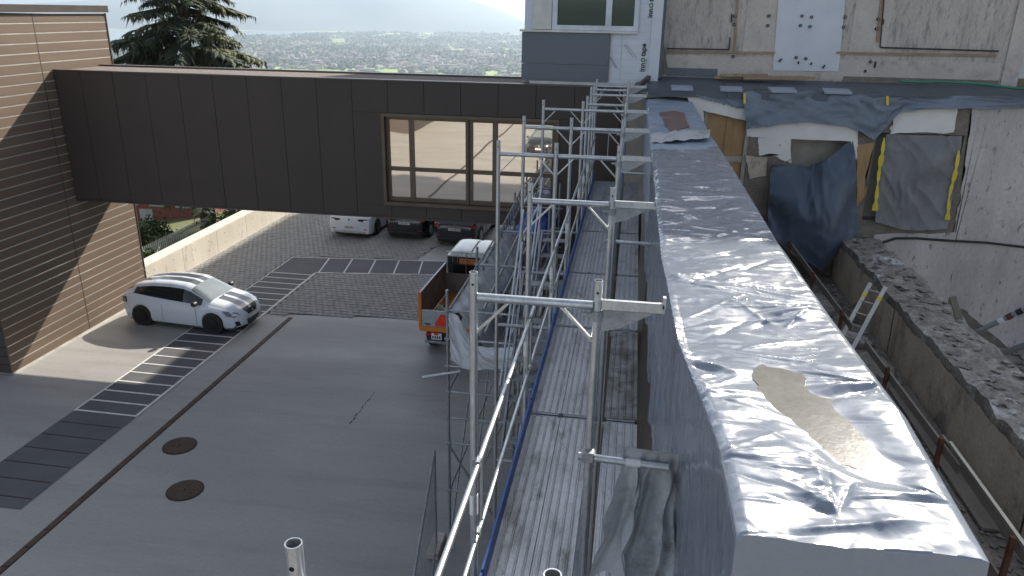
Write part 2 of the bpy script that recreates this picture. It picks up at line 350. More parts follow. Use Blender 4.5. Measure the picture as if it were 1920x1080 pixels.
# ---- asphalt walkway with cross lines
ast = MB().add([(-12.64,10.7,G+.008),(-11.02,10.7,G+.008),(-11.02,25.0,G+.008),(-11.02,26.81,G+.008),(-12.64,26.62,G+.008),(-6.3,25.7,G+.008),(-6.6,27.3,G+.008)], [(0,1,2,4),(4,2,3),(2,5,6,3)]).build('walkway', 'asphalt', fix=False)
struct(ast, 'dark asphalt walkway ruled with pale cross lines')
def line(p, q, wd=.05, m='white_line', z=G+.013): MB().beam((p[0],p[1],z), (q[0],q[1],z), wd, .008).build('ruled_line', m, ast)  # pale on the far stretch, thin and dark on the near one
line((-12.62,14.3),(-12.62,26.62)); line((-11.04,14.3),(-11.04,24.95), .07); line((-12.6,26.6),(-6.6,27.28)); line((-11.04,25.03),(-6.32,25.72), .07)
y = 14.35
while y < 25.2:
    line((-12.6,y),(-11.07,y-.02)); y += .52
x = -10.95
while x < -6.7:
    f = (x+11.02)/4.7; line((x+.02,25.04+f*.7),(x-.25,26.78+f*.5)); x += .9
y = 13.8
while y > 10.9: line((-12.6,y),(-11.06,y-.02), .022, 'grate', G+.009); y -= .55
r_ = random.Random(5); P0, P1 = atz(655,795,G), atz(704,733,G)          # hairline crack and stains in the concrete
for k in range(9):
    a = P0.lerp(P1, k/9); c = P0.lerp(P1, (k+.75)/9); MB().beam((a.x+r_.uniform(-.02,.02),a.y,G+.002),(c.x+r_.uniform(-.02,.02),c.y,G+.002), r_.uniform(.012,.035), .003).build('crack', 'grate', yard)
# ---- drain channel and manhole covers
dr = thing('drain_channel', 'long dark drain channel set across the concrete yard', 'drain', (-10.1,15,G))
MB().box((0,-30.1,.004),(.15,71.8,.008)).build('channel_frame', 'grate', dr)
for i in range(59): MB().box((0,-23.5+i*.5,.010),(.11,.46,.008)).build('grate_bar', 'iron', dr)
def manhole(c, label):
    t = thing('manhole_cover', label, 'manhole', (c[0],c[1],G), group='rusty manhole covers')
    MB().lathe([(.36,0),(.36,.012),(.345,.014)], (0,0,0), n=40).build('rim', 'grate', t, 30)
    mb = MB().lathe([(.325,0),(.325,.018),(.318,.021)], (0,0,0), n=40)
    for i in range(-6, 7):
        for j in range(-6, 7):
            if math.hypot(i, j) < 6.2 and (i, j) != (0, 0) and (i+j) % 2 == 0: mb.box((i*.048, j*.048, .023), (.03,.03,.006), .78)
    mb.build('lid', 'iron', t); MB().tube((0,0,.02),(0,0,.026),.025).build('lifting_hole', 'dark_void', t)
manhole((-9.33,13.33), 'round rusty manhole cover nearer the white hatchback')
manhole((-5.45,29.0), 'round dark manhole cover in the concrete beside the navy car')
manhole((-8.31,11.83), 'round rusty manhole cover farther from the white hatchback')

# ---- hillside, valley, lake, mountains
def hill_z(x, y):
    d = math.hypot(max(0, -15.9-x), max(0, y-36)) if y > 21 else max(0, -60-x)
    return max(-262., G-.3-.30*min(d, 18)-.127*max(d-18, 0)+ (.6*nz(x*.05, y*.05) if d > 3 else 0))
vs = []; fs = []; rs = [22*1.09**i for i in range(80)]; na = 130
for r in rs:
    for k in range(na+1):
        a = math.radians(-88+176*k/na); x, y = r*math.sin(a), r*math.cos(a); vs.append((x, y, hill_z(x, y)))
for i in range(len(rs)-1): fs += [(i*(na+1)+k, i*(na+1)+k+1, (i+1)*(na+1)+k+1, (i+1)*(na+1)+k) for k in range(na)]
me = bpy.data.meshes.new('terrain'); me.from_pydata(vs, [], fs); me.update(); struct(link('terrain', me, 'valley_fields', None, 60), 'hillside falling to the wide green valley floor')
gr = [(x, y) for x in np.linspace(-40, -15.75, 26) for y in np.linspace(21.7, 60, 36)]
vs = [(x, y, hill_z(x, y)+.05) for x, y in gr]; fs = [(i*36+j, (i+1)*36+j, (i+1)*36+j+1, i*36+j+1) for i in range(25) for j in range(35)]
me = bpy.data.meshes.new('lawn'); me.from_pydata(vs, [], fs); me.update(); struct(link('lawn', me, 'grass', None, 60), 'shaded grass bank behind the pale retaining wall')
lk = []
def pol(azd, r, z): a = math.radians(azd); return (r*math.sin(a), r*math.cos(a), z)
near = [(-60,6300),(-38,6500),(-34,6700),(-30,7300),(-27,8000),(-24,8500),(-21.5,8900),(-20.2,9200)]
far = [(-20.2,9400),(-24,9650),(-30,9700),(-38,9700),(-60,9700)]
flat('lake', [pol(a, r, 0) for a, r in near+far], -260.5, 'lake_water'); lo = bpy.data.objects['lake']; struct(lo, 'pale lake at the far edge of the valley')
prof = [(-70,.2),(-40,-.1),(-35.5,.25),(-32,.7),(-27,1.4),(-22,2.1),(-18.5,2.5),(-15,1.9),(-13,1.15),(-11.9,.72),(-9.9,.05),(-7.8,-.72),(-4,-1.0),(10,-.6),(40,.2),(70,.4)]
vs = []; fs = []; na, nr = 260, 26
for k in range(na+1):
    az = -70+140*k/na; e = float(np.interp(az, [p[0] for p in prof], [p[1] for p in prof])); e += .10*nz(az*.9, 1.)+.05*nz(az*3, 4.)
    R1 = 15500; top = R1*math.tan(math.radians(e))
    for j in range(nr+1):
        f = j/nr; r = 9900+(R1-9900)*f+900*nz(az*.15, f*2, 3); h = -262+(top+262)*smooth01(f)*(1+.22*nz(az*.5, f*4, 7)*(1-f))
        vs.append(pol(az, r, h))
    vs.append(pol(az, R1+1500, -262))
nr1 = nr+2
for k in range(na): fs += [(k*nr1+j, k*nr1+j+1, (k+1)*nr1+j+1, (k+1)*nr1+j) for j in range(nr1-1)]
me = bpy.data.meshes.new('mountains'); me.from_pydata(vs, [], fs); me.update(); struct(link('mountains', me, 'mountain', None, 60), 'hazy blue mountain ridge beyond the lake')
# town and woods on the valley floor: masses nobody could count
def far_boxes(name, n, mname, roofs):
    mb = MB(); rb = MB()
    for i in range(n):
        az = random.uniform(-37, -4); r = math.exp(random.uniform(math.log(2900), math.log(9000)))
        if r > float(np.interp(az, [p[0] for p in near], [p[1] for p in near]))-150 and az < -19: continue
        dens = nz(az*.35, math.log(r)*5, 11)
        if dens < (.10 if r < 3700 else -.18)+random.uniform(-.15,.15): continue
        x, y, _ = pol(az, r, 0); s = random.uniform(9, 20); l = s*random.uniform(1,2.2); h = random.choice((7,8,9,10,12,14,18)); rz = nz(az, r*.002)*3
        if random.random() < .04: s *= 2.2; l *= 2.2
        mb.box((x,y,-262+h/2),(l,s,h), rz)
        if random.random() < .7:
            M = Matrix.Rotation(rz, 3, 'Z'); z = -262+h; a = [Vector((x,y,z))+M@Vector(p) for p in ((-l/2*1.05,-s/2*1.1,0),(l/2*1.05,-s/2*1.1,0),(l/2*1.05,s/2*1.1,0),(-l/2*1.05,s/2*1.1,0),(-l/2,0,4),(l/2,0,4))]
            rb.add(a, [(0,1,5,4),(2,3,4,5),(0,4,3),(1,2,5)])
    o = mb.build(name, mname, fix=False); stuff(tag(o, 'countless pale houses of the town on the valley floor', 'town'))
    stuff(rb.build('town_roofs', roofs, o, fix=False))
far_boxes('far_town', 7500, 'town_wall', 'town_roof')
mb = MB(); ico = [(0,0,1.2),(.9,0,.35),(.28,.85,.4),(-.73,.53,.35),(-.73,-.53,.4),(.28,-.85,.35),(.7,.5,-.5),(-.27,.85,-.5),(-.87,0,-.5),(-.27,-.83,-.5),(.7,-.5,-.5)]
icf = [(0,1,2),(0,2,3),(0,3,4),(0,4,5),(0,5,1),(1,6,2),(2,7,3),(3,8,4),(4,9,5),(5,10,1),(6,7,2),(7,8,3),(8,9,4),(9,10,5),(10,6,1)]
for i in range(15000):
    az = random.uniform(-37, -4); r = math.exp(random.uniform(math.log(2700), math.log(9600)))
    if r > float(np.interp(az, [p[0] for p in near], [p[1] for p in near]))-100 and az < -19: continue
    dn = nz(az*.5+20, math.log(r)*9, 5)
    if dn < (.20 if r < 4000 else -.05)+random.uniform(-.12,.12): continue
    x, y, _ = pol(az, r, 0); s = random.uniform(5, 11)*(1+r/9000)
    mb.add([(x+a*s*1.5*random.uniform(.7,1.3), y+b_*s*1.5, -258+c*s*random.uniform(.7,1.2)) for a, b_, c in ico], icf)
stuff(tag(mb.build('far_woods', 'far_trees', fix=False), 'dark hedges and woods scattered over the valley floor', 'woods'))

# ================================================================== BROWN BOARDED BUILDING (left)
XW = -15.44
bw = thing('boarded_building', 'brown building clad with horizontal boards at the left edge', 'building', (-20,18.6,G))
B0 = Vector((-20,18.6,G))
def wb(mb, *a): return mb.bb(a[0]-B0.x, a[1]-B0.x, a[2]-B0.y, a[3]-B0.y, a[4]-B0.z, a[5]-B0.z)
wb(MB(), -30, XW-.002, 15.74, 21.56, G, -.30).build('wall', 'joint_highlight', bw)  # backing coloured pale to paint the lit highlight in the board gaps
rows = 36; hgt = (-.24-(G+.06))/rows
for r in range(rows):
    z0 = G+.06+r*hgt
    for y0, y1 in ((15.70,18.70),(18.735,21.60)):
        a = .003                                                    # each board leans out a little at its foot
        mb = MB(); X0 = XW-.03; pts = [(X0,y0,z0),(XW+a,y0,z0),(XW+a,y0,z0+.03),(XW,y0,z0+hgt-.03),(X0,y0,z0+hgt-.03)]
        mb.prism([Vector(p)-B0 for p in pts], (0,y1-y0,0)); mb.build('board', 'brown_board', bw)
    MB().bb(-30-B0.x, XW-.0-B0.x, 15.70-.03-B0.y, 15.70-.004-B0.y, z0-B0.z, z0+hgt-.014-B0.z).build('board', 'brown_panel', bw)
wb(MB(), XW-.03, XW+.004, 18.705, 18.73, G+.05, -.26).build('joint_strip', 'brown_panel', bw)
wb(MB(), XW-.02, XW+.02, 21.602, 21.64, G, -.26).build('corner_profile', 'brown_panel', bw)
wb(MB(), -30, XW+.07, 15.6, 21.70, -.235, -.05).build('coping', 'coping_metal', bw)

# ================================================================== FOOTBRIDGE
YB, ZT, ZB, XR = 19.1, -1.67, -5.2, -.30
br = thing('footbridge', 'dark brown panelled footbridge spanning the yard', 'bridge', (-8,20,ZB)); BO = Vector((-8,20,ZB))
def bpart(name, m, *boxes):
    mb = MB()
    for a in boxes: mb.bb(a[0]-BO.x, a[1]-BO.x, a[2]-BO.y, a[3]-BO.y, a[4]-BO.z, a[5]-BO.z)
    return mb.build(name, m, br)
WX0, WX1, WZ0, WZ1 = -6.27, -1.86, -4.80, -2.58
bpart('core', 'dark_void', (XW+.02, WX0, YB+.06, 21.1, ZB+.02, ZT-.05), (WX1, XR, YB+.06, 21.1, ZB+.02, ZT-.05), (WX0, WX1, YB+.06, 21.1, ZB+.02, WZ0), (WX0, WX1, YB+.06, 21.1, WZ1, ZT-.05), (WX0, WX1, YB+.3, 21.1, WZ0, WZ1))
seams = [-1.43-.945*k for k in range(16)]; seams = [XR]+seams; seams[-1] = XW+.02
for a, c in zip(seams[:-1], seams[1:]):
    x0, x1 = c+.006, a-.006; y0 = YB+random.uniform(-.0015,.0015)
    if x1 <= WX0-.08 or x0 >= WX1+.08: bpart('panel', 'brown_panel', (x0, x1, y0, YB+.05, ZB, ZT-.03))
    else:
        bpart('panel', 'brown_panel', (x0, x1, y0, YB+.05, WZ1+.09, ZT-.03)); bpart('panel', 'brown_panel', (x0, x1, y0, YB+.05, ZB, WZ0-.09))
        if x0 < WX0-.08: bpart('panel', 'brown_panel', (x0, WX0-.086, y0, YB+.05, WZ0-.086, WZ1+.086))
        if x1 > WX1+.08: bpart('panel', 'brown_panel', (WX1+.086, x1, y0, YB+.05, WZ0-.086, WZ1+.086))
for k in range(16): bpart('panel', 'brown_panel', (XW+.05+k*.94, min(XR, XW+.05+k*.94+.93), 21.1, 21.14, ZB, ZT-.03))
bpart('soffit', 'brown_panel', (XW+.03, XR, YB+.005, 21.13, ZB-.03, ZB-.004))
bpart('drip_edge', 'coping_metal', (XW+.03, XR, YB-.012, YB+.03, ZB-.06, ZB-.032))
bpart('coping', 'coping_metal', (XW+.02, XR, YB-.025, YB+.16, ZT-.028, ZT))
bpart('coping', 'coping_metal', (XW+.02, XR, 20.98, 21.17, ZT-.028, ZT+.012))
bpart('gravel_roof', 'gravel', (XW+.03, XR, YB+.165, 20.975, ZT-.12, ZT-.035))
win = bpart('window', 'bronze_frame', (WX0-.08, WX1+.08, YB-.03, YB+.06, WZ1, WZ1+.08), (WX0-.08, WX1+.08, YB-.06, YB+.06, WZ0-.08, WZ0), (WX0-.08, WX0, YB-.03, YB+.06, WZ0+.003, WZ1-.003), (WX1, WX1+.08, YB-.03, YB+.06, WZ0+.003, WZ1-.003))
def wpart(name, m, *a):
    return MB().bb(a[0]-BO.x, a[1]-BO.x, a[2]-BO.y, a[3]-BO.y, a[4]-BO.z, a[5]-BO.z).build(name, m, win)
cols = [(-6.18,-5.66),(-5.53,-4.17),(-3.98,-3.47),(-3.34,-1.95)]; ztr = -3.94
yg = YB+.13
for x0, x1 in cols:
    for z0, z1 in ((WZ0+.12, ztr-.05), (ztr+.06, WZ1-.09)): wpart('pane', 'coated_glass', x0-.01, x1+.01, yg+.02, yg+.03, z0-.01, z1+.01)
for x0, x1 in ((WX0,-6.18),(-5.66,-5.53),(-4.17,-4.09),(-4.06,-3.98),(-3.47,-3.34),(-1.95,WX1)): wpart('mullion', 'bronze_frame', x0, x1, yg-.02, yg+.05, WZ0+.002, WZ1-.002)
wpart('mullion', 'dark_void', -4.09, -4.06, yg+.0, yg+.05, WZ0+.002, WZ1-.002)
for x0, x1 in cols:
    for z0, z1 in ((WZ0, WZ0+.12), (ztr-.05, ztr+.06), (WZ1-.09, WZ1)): wpart('rail', 'bronze_frame', x0+.001, x1-.001, yg-.012, yg+.045, z0+.002, z1-.002)

# ================================================================== RETAINING WALL, far garden
rw = thing('retaining_wall', 'pale sunlit concrete retaining wall beside the paved parking', 'wall', (-15.7,28,G))
for k in range(6):
    y0 = 21.75+k*2.35; mb = MB().bb(-.15+random.uniform(-.002,.002), .1, y0-28+.008, y0+2.34-28, -3.5, .93); p = mb.build('panel', 'wall_concrete', rw)
    for dz in (.3,.68):
        for dy in (.6,1.75): MB().tube((.095,y0-28+dy,dz),(.102,y0-28+dy,dz),.02,8).build('tie_hole', 'dark_void', p)
MB().bb(-.42,.085,21.75-28,35.85-28,.932,.955).build('cap', 'wall_cap', rw)
MB().bb(-.42,-.152,21.75-28,35.85-28,-3.4,.93).build('core', 'wall_concrete', rw)

def leafy(name, label, c, rad, hgt, n, m, cat='tree', seed=1, size=.22):
    rg = np.random.default_rng(seed); t = thing(name, label, cat, c)
    tr = MB(); tr.tube((0,0,-.3),(0,0,hgt*.6),.14*rad/1.5,8,.05); limbs = []
    for i in range(9):
        a = i*2.4; z = hgt*(.25+.06*i); e = Vector((math.cos(a)*rad*.7, math.sin(a)*rad*.7, z+hgt*.22)); tr.tube((0,0,z), e, .045, 6, .012); limbs.append(e)
    tr.build('trunk', 'bark', t, 40); mb = MB()
    cl = [(rg.normal(0,.42,3)*np.array([rad,rad,hgt*.30])+np.array([0,0,hgt*.6])) for _ in range(26)]
    for i in range(n):
        q = cl[rg.integers(26)]+rg.normal(0,.17,3)*rad; s = size*rg.uniform(.6,1.3); a = Vector(rg.normal(0,1,3)).normalized(); b_ = a.cross(Vector(rg.normal(0,1,3))).normalized(); P = Vector(q)
        mb.add([P-a*s, P+b_*s*.5, P+a*s, P-b_*s*.5], [(0,1,2,3)])
    mb.build('crown', m, t, fix=False); return t

def conifer(name, label, c, H, R0, seed, m='needles', low=.06):
    rg = np.random.default_rng(seed); t = thing(name, label, 'tree', c); tr = MB(); tr.tube((0,0,-.5),(0,0,H*.98),H*.022,10,.03); mb = MB(); ms = MB()
    z = H*low
    while z < H*.985:
        f = 1-z/H; nb = int(rg.integers(7, 11)); 
        for k in range(nb):
            L = R0*(f**.72)*rg.uniform(.62,1.12); a = rg.uniform(0, 6.283); d = Vector((math.cos(a), math.sin(a), 0)); sd = Vector((-d.y, d.x, 0))
            droop = rg.uniform(.14,.34)*L; up = rg.uniform(-.02,.1)*L; pts = []
            for q in range(9):
                s = q/8; pts.append(Vector((0,0,z))+d*(L*s)+Vector((0,0,up*math.sin(s*3.14)-droop*s*s*.9+.16*L*max(0,s-.7))))
            tr.path([pts[0],pts[3],pts[6],pts[8]], .012+.012*L*.5, 4)
            dest = ms if (d.x > .1 and d.y > -.2 and rg.random() < .5) or rg.random() < .12 else mb  # mostly sunward branches take the yellower needles: sunlight put into the colour
            npl = int(12+L*13)
            for i in range(npl):
                s = rg.uniform(.12,1.0)**.8; P = pts[0].lerp(pts[0],0); j = min(7,int(s*8)); P = pts[j].lerp(pts[j+1], s*8-j)
                wdt = (.2+.6*(1-abs(s-.55)))*min(1.2,L*.32); side = rg.choice((-1,1)); out = (sd*side*rg.uniform(.3,1)+d*rg.uniform(.2,.9)).normalized()
                l = wdt*rg.uniform(.6,1.25); tip = P+out*l+Vector((0,0,-l*rg.uniform(.15,.6))); wv = out.cross(Vector((0,0,1))).normalized()*l*.22
                mid = P.lerp(tip,.5); dest.add([P, mid+wv, tip, mid-wv, mid+Vector((0,0,l*.06))], [(0,1,4),(1,2,4),(2,3,4),(3,0,4)])
                for e in range(3):                                 # hanging needle sprays
                    Q = P.lerp(tip, rg.uniform(.2,1)); h = l*rg.uniform(.3,.6); wv2 = Vector((rg.normal(),rg.normal(),0)).normalized()*h*.22
                    dest.add([Q+wv2*.5, Q-wv2*.5, Q-wv2+Vector((0,0,-h))+out*h*.3], [(0,1,2)])
        z += H*.019*rg.uniform(.7,1.25)
    tr.build('trunk', 'bark', t, 40); mb.build('crown', m, t, fix=False); ms.build('crown_sunlit_tint', 'needles_sun', t, fix=False); return t
conifer('conifer_tree', 'tall dark conifer standing behind the footbridge', (-22.8,38,-15.3), 23.5, 6.3, 5, low=.3)
leafy('leafy_tree', 'dark leafy tree behind the retaining wall under the bridge', (-23.6,34.0,-13.6), 1.5, 3.6, 6000, 'leaves', seed=3, size=.11)
leafy('garden_shrub', 'low dark shrub right behind the wall next to the boarded building', (-20.6,29.0,-11.6), .85, 1.7, 3500, 'leaves', 'shrub', 4, .08)
leafy('garden_bush', 'small bush behind the far end of the retaining wall', (-19.6,35.5,-12.6), 1.6, 3.2, 6000, 'leaves', 'shrub', 8, .10)
fe = thing('picket_fence', 'pale picket fence in the garden below the footbridge', 'fence', (-21.6,33,-11.35), math.pi/2)
for i in range(44): MB().bb(i*.15-3.3,i*.15-3.22,-.01,.01,0,1.0).build('picket', 'fence_pale', fe)
for z in (.25,.8): MB().bb(-3.4,3.4,.012,.04,z,z+.07).build('rail', 'fence_pale', fe)
hs = thing('red_house', 'red house with pale windows glimpsed under the bridge', 'house', (-37,53,-17))
MB().bb(-5,5,0,8,0,5.2).build('wall', 'red_brick_far', hs)
MB().prism([(-5.4,-.4,5.2),(-5.4,8.4,5.2),(-5.4,4,7.2)], (10.8,0,0)).build('roof', 'town_roof', hs)
for i in range(4):
    w_ = MB().bb(-4+i*2.2,-2.7+i*2.2,-.06,.02,2.3,4.1).build('window', 'fence_pale', hs); MB().bb(-3.88+i*2.2,-2.82+i*2.2,-.07,-.062,2.42,3.98).build('pane', 'car_glass', w_)
MB().bb(-.5,.6,-.05,.02,0,2.05).build('door', 'fence_pale', hs)

# ================================================================== UPPER BUILDINGS
ROOF = 8.0
cb = thing('clad_building', 'grey and white clad building front with a large window', 'building', (-1,19.5,-1.62)); CO = Vector((-1,19.5,-1.62))
def pt(parent, O, name, m, *boxes):
    mb = MB()
    for a in boxes: mb.bb(a[0]-O.x, a[1]-O.x, a[2]-O.y, a[3]-O.y, a[4]-O.z, a[5]-O.z)
    return mb.build(name, m, parent)
YF = 19.5
pt(cb, CO, 'wall', 'membrane', (-2.76,.52,YF+.06,31,-1.62,ROOF))
pt(cb, CO, 'lower_wall', 'brown_panel', (-2.1,.42,YF-.05,22,G,-5.3))
pt(cb, CO, 'rear_shade_block', 'cream_panel', (-2.8,8.8,31.01,45,G,4.7)); pt(cb, CO, 'rear_shade_block', 'cream_panel', (-2.8,9.0,48,58.5,G,9.9))  # two unseen blocks added behind, sized to shade the parking
pt(cb, CO, 'roof_edge', 'coping_metal', (-2.8,.55,YF-.05,31,ROOF+.001,ROOF+.06))
pt(cb, CO, 'grey_panel', 'grey_clad', (-2.81,-.68,YF,YF+.05,-1.20,-.47)); pt(cb, CO, 'grey_panel', 'grey_clad', (-2.81,-.68,YF,YF+.05,-1.60,-1.215))
pt(cb, CO, 'panel_edge', 'grey_wood', (-.675,-.655,YF-.005,YF+.05,-1.58,-.48))
pt(cb, CO, 'cream_panel', 'cream_panel', (-2.56,-2.10,YF,YF+.05,-.40,2.2)); pt(cb, CO, 'cream_panel', 'cream_panel', (-2.56,.5,YF,YF+.05,2.9,5.2))
pt(cb, CO, 'sill', 'sill_metal', (-2.86,-.03,YF-.06,YF+.05,-.465,-.415))
cw = pt(cb, CO, 'window', 'white_frame', (-2.08,-.02,YF-.02,YF+.05,-.41,-.30), (-2.08,-1.96,YF-.018,YF+.05,-.298,2.0), (-.13,-.02,YF-.018,YF+.05,-.298,2.0), (-.80,-.66,YF-.017,YF+.05,-.298,2.0), (-2.08,-.02,YF-.02,YF+.05,2.001,2.1))
for x0, x1 in ((-1.958,-.802),(-.658,-.132)): pt(cw, CO, 'pane', 'green_glass', (x0,x1,YF+.015,YF+.025,-.298,1.999))
pt(cb, CO, 'membrane_seam', 'membrane_line', (-.385,-.375,YF+.053,YF+.06,-1.6,-.49)); pt(cb, CO, 'membrane_fold', 'membrane', (.30,.54,YF+.02,YF+.058,-1.55,6))
for k in range(13): pt(cb, CO, 'membrane_grid', 'membrane_line', (-.65,.3,YF+.0565,YF+.0595,-1.55+k*.16,-1.546+k*.16))
for p0, p1 in (((-.28,-.70),(.0,-1.02)),((-.33,-.72),(-.06,-1.03)),((-.62,-1.02),(-.43,-1.30)),((-.66,-1.0),(-.48,-1.28))):
    MB().beam((p0[0]-CO.x,.052,p0[1]-CO.z),(p1[0]-CO.x,.052,p1[1]-CO.z),.006,.004,(0,-1,0)).build('membrane_mark', 'lettering', cb)
pt(cb, CO, 'base_strip', 'sill_metal', (-2.6,.25,YF-.03,YF+.04,-1.70,-1.62))
def letters(txt, loc, size, parent, O, m='lettering'):
    cu = bpy.data.curves.new('lettering', 'FONT'); cu.body = txt; cu.size = size; cu.extrude = .002; cu.offset = .004
    o = bpy.data.objects.new('lettering', cu); COL.objects.link(o); bpy.context.view_layer.update()
    me = bpy.data.meshes.new_from_object(o.evaluated_get(bpy.context.evaluated_depsgraph_get())); wid = max(v.co.x for v in me.vertices)
    bpy.data.objects.remove(o); me.transform(Matrix(((0,-1,0,loc[0]-O.x),(0,0,-1,loc[1]-O.y),(1,0,0,loc[2]-O.z),(0,0,0,1)))); me.materials.clear()
    link('lettering', me, m, parent); return wid
def brand(x, z):
    s = .17; a = letters('inn', (x,YF+.05,z), s, cb, CO); r = .055; c = z+a+r+.02; mb = MB(); n = 24
    for k in range(n):
        a0, a1 = 2*math.pi*k/n, 2*math.pi*(k+1)/n
        mb.add([(x-.045+q*math.cos(t)-CO.x, .049, c+q*math.sin(t)-CO.z) for t in (a0,a1) for q in (r,r*.55)], [(0,1,3,2)])
    mb.build('lettering_ring', 'green_ring', cb, fix=False); letters('tape', (x,YF+.05,c+r+.03), s, cb, CO)
    MB().box((x+.03-CO.x,.052,z+.16-CO.z),(.006,.003,.3)).build('lettering_line', 'lettering', cb)
brand(.20, -1.34); brand(.30, -.10)
# concrete building
kb = thing('concrete_building', 'bare concrete wall stripped of its facade above the grey ledge', 'building', (4.5,20.3,-1.6)); KO = Vector((4.5,20.3,-1.6)); YC = 20.3
pt(kb, KO, 'wall', 'board_formed', (.62,8.55,YC,30.9,-1.5,ROOF)); pt(kb, KO, 'corner_pier', 'smooth_concrete', (8.552,8.9,YC-.05,30.9,-1.5,ROOF))
pt(kb, KO, 'side_shade_wing', 'smooth_concrete', (10.4,22,YC+.3,31,-8,ROOF)); pt(kb, KO, 'corner_profile', 'grey_clad', (.53,.62,YF+.3,YC+.03,-1.5,ROOF))  # side block is out of view, placed to leave a narrow sun gap
pt(kb, KO, 'edge_board', 'cream_panel', (8.902,9.1,YC-.02,YC+.1,-1.3,ROOF))
pt(kb, KO, 'smooth_band', 'smooth_concrete', (2.55,3.38,YC-.012,YC,-.85,6)); pt(kb, KO, 'smooth_band', 'smooth_concrete', (5.02,5.85,YC-.012,YC,-.85,6)); pt(kb, KO, 'smooth_band', 'smooth_concrete', (.72,8.5,YC-.012,YC,-1.45,-.97))
drape('membrane_sheet', [at(1472,-160,YC-.03)-KO, at(1600,-160,YC-.03)-KO], [at(1449,132,YC-.03)-KO, at(1572,134,YC-.03)-KO], 'membrane', kb, .02, 3, 3., 30, 40, jag=0)
def kbat(name, m, p, q, wd, th=.03, y=YC-.014):
    a = at(*p, y-th/2)-KO; c = at(*q, y-th/2)-KO; MB().beam(a, c, wd, th, (0,-1,0)).build(name, m, kb)
kbat('batten', 'batten', (1384,-20),(1377,95),.055); kbat('batten', 'batten', (1250,97),(1453,99),.05); kbat('batten', 'batten', (1568,99),(1868,104),.055); kbat('batten', 'batten', (1655,-20),(1645,79),.06)
kbat('batten', 'grey_wood', (1238,72),(1249,138),.13); kbat('seal_strip', 'black_plastic', (1251,91),(1368,93),.03,.02,YC-.05); kbat('seal_strip', 'black_plastic', (1369,70),(1367,92),.03,.02); kbat('seal_strip', 'black_plastic', (1372,26),(1371,42),.03,.02)
kbat('seal_strip', 'black_plastic', (1650,89),(1873,96),.035,.02,YC-.05); kbat('seal_strip', 'black_plastic', (1659,-20),(1650,88),.025,.02,YC-.05); kbat('seal_strip', 'black_plastic', (1656,36),(1655,46),.04,.02,YC-.05)
kbat('seal_strip', 'black_plastic', (1642,115),(1640,127),.04,.02); kbat('seal_strip', 'black_plastic', (1623,131),(1622,136),.05,.02)
for p in ((1442,30),(1440,48),(1504,30),(1522,32),(1501,48),(1519,50),(1585,32),(1582,51),(1647,36),(1644,54),(1493,108),(1511,110),(1633,116),(1375,106),(1378,30),(1377,46)):
    a = at(*p, YC-.06)-KO; d = MB().tube(a, a+Vector((0,.05,0)), .037, 12).build('anchor_disc', 'black_plastic', kb); MB().tube(a+Vector((0,-.006,0)), a+Vector((0,.002,0)), .012, 8).build('anchor_pin', 'galv', d)
for p, q in (((1466,110),(1460,116)),((1497,115),(1497,120)),((1522,117),(1520,122)),((1547,122),(1542,128))): kbat('fixing_slot', 'black_plastic', p, q, .035,.02,YC-.05)
pt(kb, KO, 'base_board', 'grey_clad', (.78,1.20,YC-.04,YC,-1.46,-1.27)); pt(kb, KO, 'base_board', 'grey_clad', (1.21,2.0,YC-.04,YC,-1.46,-1.27)); pt(kb, KO, 'base_gap', 'masonry', (5.0,8.5,YC-.03,YC-.013,-1.5,-1.36))

# ledge under the concrete wall
lg = thing('metal_ledge', 'dark grey metal ledge roof along the foot of the concrete wall', 'ledge', (5,19,-1.7)); LO = Vector((5,19,-1.7))
seg = [.25,2.1,4.3,6.5,8.7,11]
for a, c in zip(seg[:-1], seg[1:]):
    MB().prism([Vector(p)-LO for p in ((a+.004,18.52,-1.64),(a+.004,20.28,-1.49),(a+.004,20.28,-1.56),(a+.004,18.52,-1.71))], (c-a-.008,0,0)).build('sheet', 'flashing', lg)
    MB().bb(a+.004-LO.x,c-.004-LO.x,18.50-LO.y,18.518-LO.y,-1.80-LO.z,-1.625-LO.z).build('fascia', 'flashing', lg)
MB().prism([Vector(p)-LO for p in ((-.05,18.62,-1.80),(.246,18.5,-1.64),(.246,20.28,-1.49),(.0,19.48,-1.60))], (0,0,-.06)).build('corner_sheet', 'flashing', lg)
MB().beam(Vector((-.06,18.6,-1.74))-LO, Vector((.52,20.0,-1.33))-LO, .09,.1).build('corner_edge', 'coping_metal', lg)
for i, (x0, x1, y, lb) in enumerate(((1258,1298,163,'grey slab lying on the ledge nearest the clad building'),(1349,1390,166,'grey slab on the ledge above the wooden window'),(1441,1489,169,'grey slab on the ledge above the covered doorway'),(1541,1592,170,'grey slab on the ledge farthest from the clad building'))):
    a = at(x0, y, 18.75); c = at(x1, y, 18.75); mb = MB().box((0,0,0), ((c-a).length,.42,.055)); o = mb.build('paving_slab', 'slab', None, bevel=.006); o.location = ((a.x+c.x)/2, 18.62, -1.61+.01*i); o.rotation_euler = (.09, .0, (.02,-.03,.06,-.05)[i]); tag(o, lb, 'slab', 'loose slabs on the ledge')
for i, (x0, x1, y, lb) in enumerate(((1340,1510,139,'long loose timber plank lying on the grey ledge'),(1352,1440,133,'short timber plank resting on the longer plank on the ledge'),(1395,1528,141,'timber plank partly hidden in front of the plank pile on the ledge'))):
    a = at(x0, y, 20.0-.12*i); c = at(x1, y, 20.0-.12*i); o = MB().beam((0,0,0), c-a, .13, .06).build('timber_plank', 'batten'); o.location = (a.x, a.y, -1.455+.012*i if i != 1 else -1.39); tag(o, lb, 'plank', 'planks on the ledge')
